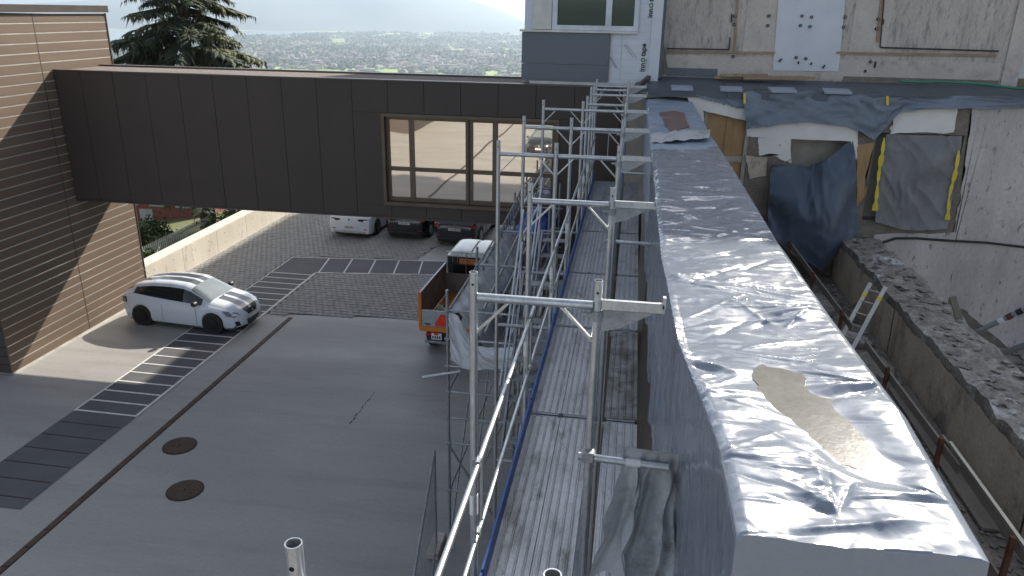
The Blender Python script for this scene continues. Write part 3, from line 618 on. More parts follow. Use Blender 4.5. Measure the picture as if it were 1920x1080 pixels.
tag(MB().path([atz(x, y, -1.50) if False else at(x, y, 19.3) for x, y in ((1686,152),(1720,154),(1770,154),(1820,156),(1860,160),(1900,165),(1940,168))], .03, 8).build('garden_hose', 'hose_green', None, 60), 'green hose lying on the grey ledge', 'hose')

# ================================================================== OLD CROSS WALL
YX = 18.6
ow = thing('old_house_wall', 'old broken house wall with plaster remains and three openings', 'wall', (5,YX,-7.6)); OO = Vector((5,YX,-7.6))
opens = [(1.66,2.72,-4.3,-2.08),(3.70,5.05,-5.0,-2.66),(5.50,7.35,-4.5,-2.45)]
xs = [1.30,1.66,2.72,3.70,5.05,5.50,7.35,11]
for i in range(7):
    op = [o for o in opens if abs(o[0]-xs[i]) < .01]
    if op:
        o = op[0]; pt(ow, OO, 'masonry', 'masonry', (xs[i],xs[i+1],YX,YX+.4,-7.6,o[2])); pt(ow, OO, 'lintel', 'masonry', (xs[i],xs[i+1],YX,YX+.4,o[3],-1.74))
        pt(ow, OO, 'room_back', 'reveal' if i != 1 else 'dark_void', (xs[i]-.05,xs[i+1]+.05,YX+.42,YX+.46,o[2]-.1,o[3]+.1))
    else: pt(ow, OO, 'masonry', 'masonry', (xs[i],xs[i+1],YX,YX+.4,-7.6,-1.74))
def jag_poly(pts, n=7, amp=.035, seed=0):
    r = random.Random(seed); out = []
    for i in range(len(pts)):
        a = Vector(pts[i]); c = Vector(pts[(i+1)%len(pts)])
        for k in range(n):
            q = a.lerp(c, k/n); out.append(q+(Vector((r.uniform(-amp,amp),0,r.uniform(-amp,amp))) if k else Vector((0,0,0))))
    return out
def plast(px, m, y=YX-.02, th=.018, amp=.03, n=7, seed=0, name='plaster_patch'):
    P = jag_poly([at(x, yy, y) for x, yy in px], n, amp, seed); mb = MB(); bm = bmesh.new()
    f = bm.faces.new([bm.verts.new(p-OO) for p in P]); bmesh.ops.triangulate(bm, faces=[f]); g = bmesh.ops.extrude_face_region(bm, geom=list(bm.faces)); bmesh.ops.translate(bm, vec=(0,th,0), verts=[v for v in g['geom'] if isinstance(v, bmesh.types.BMVert)])
    bmesh.ops.recalc_face_normals(bm, faces=bm.faces); me = bpy.data.meshes.new(name); bm.to_mesh(me); bm.free(); return link(name, me, m, ow)
plast([(1285,172),(1400,175),(1398,226),(1318,207),(1322,245),(1300,215)], 'plaster', amp=.012, seed=1)
plast([(1399,226),(1610,228),(1608,266),(1400,256)], 'plaster', seed=2, amp=.008); plast([(1422,258),(1484,258),(1483,306),(1468,300),(1444,288),(1424,292)], 'plaster', seed=12, amp=.02, y=YX-.021); plast([(1597,262),(1609,262),(1606,300),(1597,298)], 'plaster', seed=13, amp=.01, y=YX-.022)
plast([(1678,204),(1795,202),(1788,248),(1668,252)], 'plaster', seed=3, amp=.03)
plast([(1822,200),(2010,200),(2060,700),(1900,660),(1830,600),(1770,555),(1790,430),(1808,330)], 'plaster_worn', seed=4, amp=.025, n=10)
plast([(1640,440),(1795,436),(1780,560),(1765,600),(1700,560),(1640,470)], 'plaster_worn', seed=5, amp=.025, n=9, y=YX-.022)
plast([(1608,272),(1640,268),(1622,330),(1626,360),(1606,390)], 'pine_wood', seed=6, amp=.012)
plast([(1398,292),(1440,296),(1436,330),(1405,335)], 'render_coat', seed=8, amp=.015)
# wooden window
wn = pt(ow, OO, 'wooden_window', 'reveal', (1.66,1.74,YX+.10,YX+.18,-4.3,-2.08),(2.62,2.72,YX+.04,YX+.18,-4.3,-2.08),(1.745,2.615,YX+.06,YX+.18,-3.28,-3.14),(1.745,2.615,YX+.06,YX+.18,-2.16,-2.081))
for x0, x1, z0, z1 in ((1.745,2.17,-3.138,-2.162),(2.20,2.615,-3.138,-2.162),(1.745,2.615,-4.3,-3.282)): pt(wn, OO, 'wood_board', 'pine_wood', (x0,x1,YX+.12,YX+.15,z0,z1))
pt(wn, OO, 'mullion', 'batten', (2.172,2.198,YX+.10,YX+.15,-3.138,-2.162))
# coverings
tag(drape('hanging_tarpaulin', [at(1445,308,YX-.16), at(1520,312,YX-.1), at(1560,290,YX-.12), at(1600,262,YX-.05)], [at(1440,430,YX-.5), at(1475,470,YX-.7), at(1540,505,YX-.75), at(1612,432,YX-.25)], 'tarp_dark', None, .28, 5, 2., 80, 70, belly=.35), 'dark blue tarpaulin sagging from the doorway of the old wall', 'tarpaulin')
tag(drape('window_tarpaulin', [at(1661,251,YX-.06), at(1730,254,YX-.06), at(1804,254,YX-.06)], [at(1640,416,YX-.10), at(1700,432,YX-.14), at(1776,428,YX-.10)], 'tarp_grey', None, .13, 5, 6., 90, 80, diag=1.2), 'grey tarpaulin taped over the wide window of the old wall', 'tarpaulin')
for k, (pts, lb) in enumerate((([(1658,258),(1652,300),(1646,345),(1640,395)], 'yellow tape strip along the left side of the grey window cover'),([(1798,282),(1790,330),(1780,370),(1776,412)], 'yellow tape strip along the right side of the grey window cover'))):
    P = [at(x, y, YX-.16) for x, y in pts]; wd = [.05,.12,.05,.14] if k == 0 else [.07,.10,.05,.12]
    def fn(u, v, P=P, wd=wd, k=k): q = poly_at(P, u); t = u*3; i = min(2,int(t)); ww = wd[i]+(wd[i+1]-wd[i])*(t-i); return q+Vector(((v-.5)*ww*(1 if int(u*14)%3 else .55), -.02*math.sin(u*9), 0))
    tag(sheet('barrier_tape', fn, 28, 2, 'yellow_tape'), lb, 'tape', 'tapes at the grey window cover')
st_top = [at(x, y, YX-.10) for x, y in ((1392,172),(1450,170),(1530,172),(1590,176),(1640,182),(1700,183),(1800,180),(1960,182))]
st_bot = [at(x, y, YX-.12) for x, y in ((1400,242),(1440,236),(1500,228),(1590,236),(1640,262),(1690,206),(1800,203),(1960,202))]
tag(drape('parapet_tarpaulin', st_top, st_bot, 'tarp_strip', None, .13, 11, 4., 150, 26, jag=.05, diag=.5), 'blue grey tarpaulin strip hung along the top of the old wall', 'tarpaulin')
tag(drape('torn_foil', [at(1288,170,YX-.05), at(1390,170,YX-.07)], [at(1310,182,YX-.08), at(1395,205,YX-.06)], 'tarp_strip', None, .06, 6, 14., 40, 12, jag=.06), 'short torn foil scrap above the wooden window', 'foil')
for p, q, lb in (((1396,175),(1396,194),'yellow marker strip at the left end of the parapet tarpaulin'),((1664,180),(1664,197),'yellow marker strip in the middle of the parapet tarpaulin')):
    a = at(*p, YX-.22); c = at(*q, YX-.22); tag(MB().beam(a, c, .05, .01, (0,-1,0)).build('marker_strip', 'yellow_tape'), lb, 'tape', 'yellow markers on the parapet')
pts = [(1655,455),(1680,447),(1720,447),(1790,452),(1850,455),(1960,468)]
tag(MB().path([at(x, y, YX-.06) for x, y in pts], .028, 8).build('black_cable', 'cable', None, 60), 'black cable strung across the worn plaster wall', 'cable')

# ================================================================== PIT: floor, rubble wall, railing, ladder
pf = MB().bb(1.45,4.96,2,18.55,-6.2,-5.9).bb(4.96,14,-2,18.55,-8.0,-7.45).build('pit_floor', 'debris'); struct(pf, 'dusty floor strewn with debris between the two walls')
rbw = thing('rubble_wall', 'broken old wall stub topped with rubble right of the railing', 'wall', (5.4,12,-7.5)); RO = Vector((5.4,12,-7.5))
def rtop(y): return -4.92+.10*nz(y*.8, 3.)+.05*nz(y*3, 8.)
def rx1(y): return 5.95+.14*nz(y*.9, 1.)
def rub(u, v):
    y = 1.5+17.0*u; xl = 5.02+.04*nz(y*1.2, 6.); xr = rx1(y); zt = rtop(y)
    if v < .34: t = v/.34; z = -6.3+(zt-.02+6.3)*t; return Vector((xl-.05*(1-t)+.03*nz(y*2, z*2), y, z))-RO
    if v < .66: t = (v-.34)/.32; return Vector((xl+(xr-xl)*t, y+.05*nz(y*4, t*6), zt+.05*nz(y*3.1, t*4)+.03*ridge(nz(y*7, t*6))))-RO
    t = (v-.66)/.34; return Vector((xr+.03*nz(y*2, t*4), y, zt-2.6*t))-RO
rb_o = sheet('wall_body', rub, 260, 50, 'rubble', rbw, 35)
# rendered face skin with its upper band, in front of the rubble core
for y0, y1 in ((8.6,13.9),(13.95,18.4)):
    sheet('render_face', lambda u, v, y0=y0, y1=y1: Vector((4.975-.02*v+.012*nz((y0+(y1-y0)*u)*3, v*3), y0+(y1-y0)*u, -5.95+v*(.95+rtop(y0+(y1-y0)*u)+4.92)+(.03*nz(u*30, 2.) if v > .98 else 0)))-RO, 90, 14, 'render_coat', rbw, 40)
sheet('render_face', lambda u, v: Vector((4.97-.02*v+.012*nz(u*30, v*3), 1.6+6.95*u, -5.95+v*(.97+rtop(1.6+6.95*u)+4.92)+(.03*nz(u*34, 3.) if v > .98 else 0)))-RO, 90, 14, 'render_coat', rbw, 40)
stone0 = []
for s in range(6):
    mb = MB(); r = random.Random(s); mb.add([(a*r.uniform(.7,1.2), b_*r.uniform(.7,1.2), c*.45*r.uniform(.6,1.1)) for a, b_, c in ico], icf+[(10,9,8,7,6)]); o = mb.build('stone', 'stone' if s % 3 else 'rubble', rbw); stone0.append(o)
for i in range(290):
    y = random.uniform(6.5,18.4); x = random.uniform(5.1, rx1(y)-.08); s = random.uniform(.025,.075)*(1.7 if random.random() < .10 else 1)
    o = stone0[i] if i < 6 else share(stone0[i%6], 'stone', parent=rbw)
    o.location = Vector((x, y, rtop(y)+.03))-RO; o.rotation_euler = (random.uniform(-.3,.3), random.uniform(-.3,.3), random.uniform(0,6.3)); o.scale = (s*random.uniform(.9,2.2), s*random.uniform(.8,1.4), s*random.uniform(.3,.75))
mb = MB()
for i in range(1500):
    x = random.uniform(1.6,4.9); y = random.uniform(5,18.4); s = random.uniform(.012,.05)
    if random.random() < .35: x = random.choice((4.55+random.uniform(0,.35), x))
    mb.add([(x+a*s*random.uniform(.6,1.6), y+b_*s*random.uniform(.6,1.6), -5.895+.4*s+c*s*.5) for a, b_, c in ico], icf)
for i in range(900):
    y = random.uniform(3,18.3); x = random.uniform(6.2,11); s = random.uniform(.03,.10); mb.add([(x+a*s*random.uniform(.6,1.6), y+b_*s*random.uniform(.6,1.6), -7.44+.4*s+c*s*.5) for a, b_, c in ico], icf)
stuff(tag(mb.build('debris', 'debris', fix=False), 'loose rubble and crumbs scattered over the pit floor', 'debris'))
for i, (y, x, sx, sy, lb) in enumerate(((13.2,4.55,.35,.5,'large broken stone slab on the floor behind the ladder'),(14.4,4.45,.3,.42,'smaller stone slab beyond the large one behind the ladder'),(12.7,4.2,.25,.3,'flat broken stone beside the foot of the ladder'),(16.2,4.2,.45,.7,'pale board-like slab on the floor at the far end of the pit'))):
    r = random.Random(i+40); P = [(sx*math.cos(t)*r.uniform(.8,1.1), sy*math.sin(t)*r.uniform(.8,1.1), 0) for t in np.linspace(0,6.28,9)[:-1]]
    o = MB().prism(P, (0,0,.12)).build('stone_slab', 'rubble', None, bevel=.015); o.location = (x, y, -5.9+.005); o.rotation_euler = (.06,.12-.05*i,i); tag(o, lb, 'stone')
for i, (x, y0, y1, wd, lb) in enumerate(((4.72,8.6,12.4,.34,'long pale scaffold plank lying along the rubble wall'),(4.18,7.9,12.9,.24,'weathered plank lying beside the guard boards'),(3.86,7.6,12.4,.2,'narrow weathered plank nearest the tarpaulin on the pit floor'))):
    o = MB().bb(-wd/2,wd/2,0,y1-y0,0,.045).build('floor_plank', ('grey_wood','debris','debris')[i], None, bevel=.005); o.location = (x, y0, -5.88+.004*i); o.rotation_euler = (0,0,.01*i); tag(o, lb, 'plank')
gr_ = thing('guard_railing', 'weathered board railing on rusty posts beside the pit', 'railing', (3.95,12,-5.9)); GO = Vector((3.95,12,-5.9))
for (y, x) in ((17.6,3.80),(15.3,3.84),(13.2,3.9),(10.9,4.0),(8.9,4.05),(7.0,4.06),(5.2,4.06)):
    a = Vector((x-.05,y,-5.9))-GO; p = MB().beam(a, a+Vector((0,0,1.08)), .05,.05,(0,1,0)).build('post', 'rust', gr_); MB().box(a+Vector((.05,.01,.5)),(.1,.05,.03)).build('board_hook', 'rust', p)
def gboard(y0, x0, y1, x1, z): MB().beam(Vector((x0,y0,z))-GO, Vector((x1,y1,z))-GO, .03, .12).build('guard_board', 'grey_wood', gr_)
gboard(12.75,3.93,17.9,3.79,-4.97); gboard(12.9,3.93,17.9,3.79,-5.50); gboard(8.45,4.06,12.1,3.97,-4.97); gboard(3,4.08,9.1,4.09,-4.94); gboard(8.6,4.03,12.2,3.93,-5.5); gboard(3.2,4.07,8.5,4.07,-5.46)
MB().beam(Vector((4.10,3,-4.86))-GO, Vector((4.10,8.9,-4.86))-GO, .04,.012).build('top_strip', 'ladder_alu', gr_)
ld = thing('ladder', 'short aluminium ladder leaning against the rubble wall', 'ladder', (4.2,13.6,-5.9))
A0 = atz(1578,655,-5.88); A1 = at(1648,537,13.75); A0 = at(1576,664,13.0); A1 = at(1646,534,13.55); LD = Vector((4.2,13.6,-5.9)); sdv = Vector((.8,-.6,0)).normalized()*.13
for s in (-1,1):
    r_ = MB().beam(A0+sdv*s-LD, A1+sdv*s-LD, .03,.07,(1,0,0)).build('stile', 'ladder_alu', ld); q0 = A0.lerp(A1,.8)+sdv*s-LD; q1 = A0.lerp(A1,.86)+sdv*s-LD; MB().beam(q0, q1, .034,.074,(1,0,0)).build('sticker', 'yellow_tape', r_)
for k in range(6): c = A0.lerp(A1,.08+.165*k)-LD; MB().tube(c-sdv, c+sdv, .014, 8).build('rung', 'ladder_alu', ld)
pr = thing('steel_prop', 'grey adjustable steel prop with a coupling at the right edge', 'prop', (6.1,13.2,-6)); PO = Vector((6.1,13.2,-6))
a, c = at(1828,624,13.6), at(1950,566,13.2)
MB().tube(a-PO, c-PO, .045, 12).build('pipe', 'galv_dull', pr, 40)
for t, m in ((.42,'sticker'),(.55,'rust'),(.7,'black_plastic')): q = a.lerp(c, t)-PO; d = (c-a).normalized(); MB().tube(q-d*.05, q+d*.05, .052, 12).build('collar', m, pr, 40)
o = MB().tube((0,0,0), at(1960,632,13.0)-at(1882,662,13.4), .05, 12).build('loose_pipe', 'galv_dull', None, 40); o.location = at(1882,662,13.4); tag(o, 'lower grey pipe end beneath the steel prop', 'pipe')
a, c = at(1801,608,13.4), at(1786,556,13.5); o = MB().beam((0,0,0), c-a, .11,.05,(0,1,0)).build('wooden_post', 'grey_wood', None, bevel=.006); o.location = a; tag(o, 'pale wooden post stub standing on the rubble wall', 'post')

# ================================================================== WALL UNDER THE TARPAULINS
uw = thing('covered_wall', 'masonry wall standing under the long grey tarpaulins', 'wall', (.9,10,G)); UO = Vector((.9,10,G))
pt(uw, UO, 'masonry', 'masonry', (.62,1.22,2.80,18.58,G,-2.06))
for y in (3.3,5.4,7.7,9.9,12.2,14.4,16.6): pt(uw, UO, 'timber_stud', 'pine_wood' if y < 6 else 'grey_wood', (.53,.618,y,y+.1,-5.5,-2.4))
TLY = [2.2,2.4,3.26,4.44,6.2,9.6,13,18.8,19.5]; TLX = [.50,.50,.49,.37,.31,.30,.29,.27,.27]
TRY = [2.2,2.56,3.65,5.0,6.75,10.5,13.5,19.8]; TRX = [1.41,1.42,1.46,1.40,1.35,1.34,1.31,1.33]
def crease_set(sd, Y0, Y1):
    r = random.Random(sd); out = []
    for ax, ay, n, a0, a1, L in ((1.45,3.98,11,155,212,1.0),(1.39,5.10,9,160,208,.95),(1.42,2.9,9,130,190,.9),(.40,4.1,6,-35,25,.6),(.47,3.1,6,-20,45,.6),(1.34,6.9,8,165,215,.8),(.33,5.6,6,-30,20,.7),(1.33,8.8,7,160,200,.9),(.92,2.75,8,60,175,.5),(1.33,13.8,7,160,200,.8),(.3,16,7,-20,20,.8)):
        if not Y0-.3 < ay < Y1+.3: continue
        for k in range(n):
            a = math.radians(a0+(a1-a0)*(k+r.uniform(.1,.9))/n); l = L*r.uniform(.45,1.0); out.append((ax, ay, ax+l*math.cos(a), ay+l*math.sin(a), r.uniform(.009,.026), r.choice((1,1,-1))*r.uniform(.008,.020)))
    y = Y0
    while y < Y1:                                                    # loose creases running across the sheet
        x = r.uniform(.25,1.2); a = math.radians(r.gauss(8,24)); l = r.uniform(.2,.9)*min(1.6, .7+y*.06); out.append((x-l/2*math.cos(a), y-l/2*math.sin(a), x+l/2*math.cos(a), y+l/2*math.sin(a), r.uniform(.007,.03), r.choice((1,1,-1))*r.uniform(.004,.019))); y += r.uniform(.012,.05)*(1+y*.05)
    return out
def make_tarp(name, Y0, Y1, nu, nv, sd, m, lift, hemz, skew=0., pucker=True, front=True):
    a, c, uf = .24, .80, .055
    U, V = np.meshgrid(np.linspace(0, 1, nu+1), np.linspace(0, 1, nv+1), indexing='ij'); Y = Y0*(Y1/Y0)**U + skew*U*(V-.5)
    xl = np.interp(Y, TLY, TLX); xr = np.interp(Y, TRY, TRX); zt = -1.90+lift
    def N(fx, fy, z): return np.array([mnoise.noise(Vector((p, q, z))) for p, q in zip(fx.ravel(), fy.ravel())]).reshape(fx.shape)
    t = np.clip((V-a)/(c-a), 0, 1); XT = xl+(xr-xl)*t; x = XT; warp = N(x*2.2, Y*2.2, sd+1)*.05
    h = .045*N(x*.9, Y*.75, sd)+.026*N(x*2.1, Y*2.4, sd+2)
    cr = 1-2*np.abs(N(x*2.6+Y*.5, Y*5.2+x*1.1, sd+4)); h += .010*cr*np.clip(N(x*1.3, Y*1.1, sd+6)+.35, 0, 1)+.0022*(1-2*np.abs(N(x*9, Y*13, sd+7)))
    for x0, y0, x1, y1, w_, A in crease_set(int(sd), Y0, Y1):
        L2 = (x1-x0)**2+(y1-y0)**2; L = math.sqrt(L2); px, py = x-x0+warp, Y-y0+warp*.7
        s_ = (px*(x1-x0)+py*(y1-y0))/L2; d = (px*(y1-y0)-py*(x1-x0))/L; w2 = w_*(.6+1.2*np.clip(s_, 0, 1))
        h += A*np.exp(-np.abs(d)/w2*np.where(d > 0, 1., .6))*np.clip(s_*6, 0, 1)*np.clip((1-s_)*2.2, 0, 1)
    if front:                                                        # flat hollow that holds the puddle
        qx = np.clip(((x-.86)*.30+(Y-4.0)*-.85)/(.30**2+.85**2), 0, 1); dd = np.hypot(x-(.86+.30*qx), Y-(4.0-.85*qx)); mk = np.clip(1.45-dd/.21, 0, 1); mk = mk*mk*(3-2*mk); h = h*(1-.93*mk)-.014*mk
    e = np.minimum(1, t/.05)*np.minimum(1, (1-t)/.05); e = .1+.9*np.clip(e, 0, 1)
    Zt = zt+h*e-.02*(1-e)**2
    if pucker: Zt += .008*np.sin(Y*60+5*N(Y*6, x*3, 1.))*np.exp(-(x-xl)/.06)*np.clip((Y-3.2)/.6, 0, 1)*(.5+.5*N(Y*2, x*0, 9.))
    # left drape
    tl = np.clip(V/a, 0, 1); hz_ = hemz+.18*N(Y*1.3, Y*0, sd)+.10*N(Y*4, Y*0, sd+3); zl = hz_+(zt-hz_)*tl; k = 1-tl
    f = N(Y*2.2+k*.5, zl*.7, sd+8)*.55+(1-2*np.abs(N(Y*4.5-zl*1.2, zl*.5, sd+10)))*.30+N(Y*10, zl*3, sd+11)*.10
    Xl = xl+.05*k-.075*f*(.15+k*.9)*np.minimum(1, k*6)
    tr = np.clip((V-c)/(1-c), 0, 1); zr = zt-1.05*tr; f2 = N(Y*2.4, zr*.8, sd+12)*.5; Xr = xr+.03*tr+.06*f2*tr
    PX = np.where(V < a, Xl, np.where(V < c, XT, Xr)); PZ_ = np.where(V < a, zl, np.where(V < c, Zt, zr)); PY = Y.copy()
    if front:
        kk = np.clip(1-U/uf, 0, 1); Ye = Y0*(Y1/Y0)**uf; on = U < uf
        PY = np.where(on, np.interp(Ye, [0, 1e3], [0, 1e3])+skew*uf*(V-.5)-.10*kk+.05*N(x*5, kk*3, 5.)*kk, PY); PZ_ = np.where(on, PZ_-1.0*kk**1.2, PZ_)
    vs = np.stack([PX, PY, PZ_], -1).reshape(-1, 3); n1 = nv+1
    fs = [(i*n1+j, i*n1+j+1, (i+1)*n1+j+1, (i+1)*n1+j) for i in range(nu) for j in range(nv)]
    me = bpy.data.meshes.new(name); me.from_pydata(vs.tolist(), [], fs); me.update(); return link(name, me, m, None, 75)
tag(make_tarp('far_tarpaulin', 10.7, 19.3, 150, 90, 31., 'tarp_back', .0, -3.3, 0, True, False), 'older blue grey tarpaulin on the far stretch of the wall', 'tarpaulin')
tag(make_tarp('near_tarpaulin', 2.34, 11.7, 600, 220, 3., 'tarp', .022, -3.45, 1.1), 'long shiny grey tarpaulin covering the near stretch of the wall', 'tarpaulin')
def blob(name, px, z, m, label, cat, th=.004, seed=0):
    P = [atz(x, y, z) for x, y in px]; out = []
    for i in range(len(P)):
        a, c = P[i], P[(i+1)%len(P)]
        for k in range(6): q = a.lerp(c, k/6); out.append(q+Vector((.03*nz(q.x*14, q.y*14, seed), .03*nz(q.x*14+5, q.y*14, seed), 0)))
    bm = bmesh.new(); f = bm.faces.new([bm.verts.new(p) for p in out]); bmesh.ops.triangulate(bm, faces=[f]); g = bmesh.ops.extrude_face_region(bm, geom=list(bm.faces))
    bmesh.ops.translate(bm, vec=(0,0,-th), verts=[v for v in g['geom'] if isinstance(v, bmesh.types.BMVert)]); bmesh.ops.recalc_face_normals(bm, faces=bm.faces)
    me = bpy.data.meshes.new(name); bm.to_mesh(me); bm.free(); return tag(link(name, me, m), label, cat)
PZ = -1.888
blob('puddle', [(1408,690),(1440,682),(1490,688),(1512,700),(1508,725),(1560,742),(1612,790),(1650,835),(1655,872),(1620,880),(1560,868),(1520,830),(1470,815),(1448,775),(1425,735)], PZ, 'puddle', 'dull puddle of rainwater lying on the shiny near tarpaulin', 'puddle', .02)
blob('wet_patch', [(1238,211),(1262,207),(1283,211),(1286,222),(1293,236),(1262,246),(1246,230)], -1.862, 'red_wet', 'reddish brown bare patch on the far tarpaulin', 'patch', .03, 4)
def flap(u, v):
    x = .33+.95*u+.10*v; y = 11.9+.75*u+.95*v*(1+.3*nz(u*4, 2.)); return Vector((x-.05, y, -1.855+.10*math.sin(v*3.0)*(.6+nz(u*4, v*2, 3))+.03*nz(u*8, v*5)))
tag(sheet('folded_foil', flap, 50, 26, 'tarp_old'), 'crumpled pale foil fold lying where the two long tarpaulins meet', 'foil')
def scrap(u, v):
    p = Vector((.10,4.17,-2.52)).lerp(Vector((.42,4.2,-2.56)), u); wv = -.12+.62*u
    q = Vector((-.08+.55*u+.06*math.sin(u*9), 4.1-.18*v, -3.45+.12*math.sin(u*7)+.2*abs(u-.5)))
    r = p.lerp(q, v); f = nz(u*3.5, v*1.5, 21)*.16+ridge(nz(u*6+v, v*1.2, 23))*.06
    return r+Vector((.04*nz(v*5, u*3, 2), -f*min(1, v*5)-.04*math.exp(-v*12), .03*math.exp(-v*14)))
tag(sheet('tarpaulin_scrap', scrap, 60, 60, 'tarp_old'), 'grey tarpaulin scrap draped over the bracket tube of the nearest scaffold frame', 'tarpaulin')

# ================================================================== MAIN SCAFFOLD
XL, XM, XO, ZTOP, ZD = -.858, -.128, -1.545, -1.44, -3.74
FY = [1.66,4.16,6.66,8.95,11.1,13.5,15.9,18.0]
sf = thing('scaffold', 'galvanised frame scaffold along the tarpaulin covered wall', 'scaffold', (-.5,10,G)); SO = Vector((-.5,10,G))
def S(x, y, z): return Vector((x, y, z))-SO
def frame(y, bracket=True, outer=False, top=ZTOP):
    fr = MB(); zb = top-.155
    fr.tube(S(XL+.024,y,zb), S(XM-.024,y,zb), .027, 12)
    f = fr.build('frame', 'galv', sf, 40)
    for x in (XL, XM)+((XO,) if outer else ()):
        MB().tube(S(x,y,G+.1), S(x,y,top), .0255, 14, hollow=True).build('standard', 'galv', f, 40)
        MB().tube(S(x,y,-3.12), S(x,y,-2.97), .0285, 12).build('collar', 'sticker' if x == XL else 'galv', f, 40); MB().tube(S(x,y,-5.3), S(x,y,-5.15), .0285, 10).build('collar', 'galv', f, 40)
        MB().tube(S(x,y,G+.012), S(x,y,G+.3), .018, 10).build('jack', 'galv_dull', f, 40); MB().box(S(x,y,G+.008),(.15,.15,.01)).build('base_plate', 'galv_dull', f)
        MB().tube(S(x,y-.0262,top-.07), S(x,y-.0235,top-.07), .008, 8).build('pin_hole', 'dark_void', f)
    pairs = [(XL,XM)]+([(XO,XL)] if outer else [])
    for a, c in pairs:
        MB().beam(S(a,y,zb-.24), S(a+.22,y,zb-.01), .014,.028,(0,1,0)).build('corner_brace', 'galv', f); MB().beam(S(c,y,zb-.24), S(c-.22,y,zb-.01), .014,.028,(0,1,0)).build('corner_brace', 'galv', f)
        for z in (ZD-.05,-5.80): MB().tube(S(a,y,z), S(c,y,z), .022, 10).build('transom', 'galv_dull', f, 40)
    if outer: MB().tube(S(XO+.024,y,zb), S(XL-.024,y,zb), .025, 12).build('transom', 'galv', f, 40)
    if bracket:
        b_ = MB().box(S(.075,y,zb+.01),(.36,.035,.06)).build('bracket', 'galv', f, bevel=.004)
        MB().prism([S(XM+.03,y-.004,zb-.02), S(.20,y-.004,zb-.022), S(.0,y-.004,zb-.135), S(XM+.03,y-.004,zb-.16)], (0,.008,0)).build('gusset', 'galv_dull', f)
        MB().box(S(.250,y,zb+.045),(.018,.035,.07)).build('hook', 'galv', f); MB().tube(S(XM,y,zb-.09), S(XM,y,zb-.03), .037, 12).box(S(XM-.05,y-.02,zb-.05),(.06,.02,.02)).build('coupler', 'galv_dull', f, 40)
        MB().box(S(.07,y,ZD-.06),(.34,.03,.05)).build('bracket', 'galv_dull', f)
    return f
for i, y in enumerate(FY): frame(y, bracket=i > 0, outer=i in (3,4,5), top=ZTOP+(.028,0,0,.0,.02,.0,.03,.02)[i])
frame(14.7, False, False, ZTOP-.03); frame(17.0, False, False, ZTOP+.03)
def plank_mesh(wd, L, nrib, name='deck_plank', m='alu_deck'):
    pts = [(-wd/2,-.05),(-wd/2,.004),(-wd/2+.012,.004),(-wd/2+.014,-.001)]; n = nrib; step = (wd-.03)/n
    for i in range(n):
        x = -wd/2+.015+step*i; pts += [(x+step*.30,.0),(x+step*.33,-.007),(x+step*.39,-.007),(x+step*.42,.0),(x+step*.47,.003),(x+step*.53,.003),(x+step*.58,.0),(x+step*.61,-.007),(x+step*.67,-.007),(x+step*.70,.0)]
    pts += [(wd/2-.014,-.001),(wd/2-.012,.004),(wd/2,.004),(wd/2,-.05)]
    mb = MB(); k = len(pts); mb.add([(x,0,z) for x, z in pts]+[(x,L,z) for x, z in pts], [(i,i+1,k+i+1,k+i) for i in range(k-1)]+[tuple(range(k))[::-1], tuple(range(k,2*k))])
    o = mb.build(name, m, sf); return o
for i in range(len(FY)-1):
    y0, L = FY[i]+.045, FY[i+1]-FY[i]-.09
    for j, (xc, wd) in enumerate(((-.648,.292),(-.349,.292),(.085,.315))):
        o = plank_mesh(wd, L, 4, m='deck_dirty' if (j == 2 and i == 2) else 'alu_deck'); o.location = S(xc, y0, ZD+.001*j)
        for yy in (y0-.035, y0+L-.005): MB().box(S(xc, yy+.02, ZD-.022),(wd-.04,.035,.035)).build('end_hook', 'galv_dull', o).parent = sf
        if j < 2:
            o = share(o, 'deck_plank', S(xc, y0, -5.74), sf)
    t = MB().bb(0,.022,0,L+.06,0,.15).build('toe_board', 'blue_board', sf, bevel=.003); t.location = S(XL+.045, y0-.03, ZD+.01)
    if i < 7:
        yA, yB = FY[i]+.02, FY[i+1]-.02; xg = XL-.035 if False else XL+.03
        g = MB().tube(S(xg,yA,-2.73), S(xg,yB,-2.735), .019, 10).build('guardrail', 'galv', sf, 40); MB().tube(S(xg,yA,-3.27), S(xg,yB,-3.27), .016, 10).build('lower_rail', 'galv', g, 40)
        for t_ in (.04,.96): q = yA+(yB-yA)*t_; MB().tube(S(xg,q,-2.73), S(xg,q,-3.27), .011, 8).build('rail_post', 'galv', g, 40)
        for z in (-2.73,-3.27): MB().box(S(XL+.02,FY[i+1],z),(.05,.06,.05)).build('wedge', 'galv_dull', g)
        for z in (-4.75,-5.25,-7.7): MB().tube(S(XL,FY[i],z), S(XL,FY[i+1],z), .017, 8).build('lower_ledger', 'galv_dull', sf, 40)
    if i in (1,3,5): MB().tube(S(XL-.03,FY[i],G+.4), S(XL-.03,FY[i+1],-5.8), .02, 8).build('diagonal_brace', 'galv_dull', sf, 40); MB().tube(S(XL-.03,FY[i],-5.7), S(XL-.03,FY[i+1],-3.9), .02, 8).build('diagonal_brace', 'galv_dull', sf, 40)
MB().tube(S(-.19,4.12,-2.58), S(.36,4.12,-2.60), .0245, 12).build('wall_tie', 'galv', sf, 40); MB().box(S(XM,4.13,-2.58),(.08,.08,.07)).build('coupler', 'galv_dull', sf, bevel=.01); MB().tube(S(.10,4.12,-2.59), S(.19,4.12,-2.593), .0252, 12).build('sticker', 'sticker', sf, 40)
for y, z in ((8.95,-2.6),(13.5,-2.65)): MB().tube(S(-.22,y+.04,z), S(.33,y+.04,z-.01), .022, 10).build('wall_tie', 'galv', sf, 40)
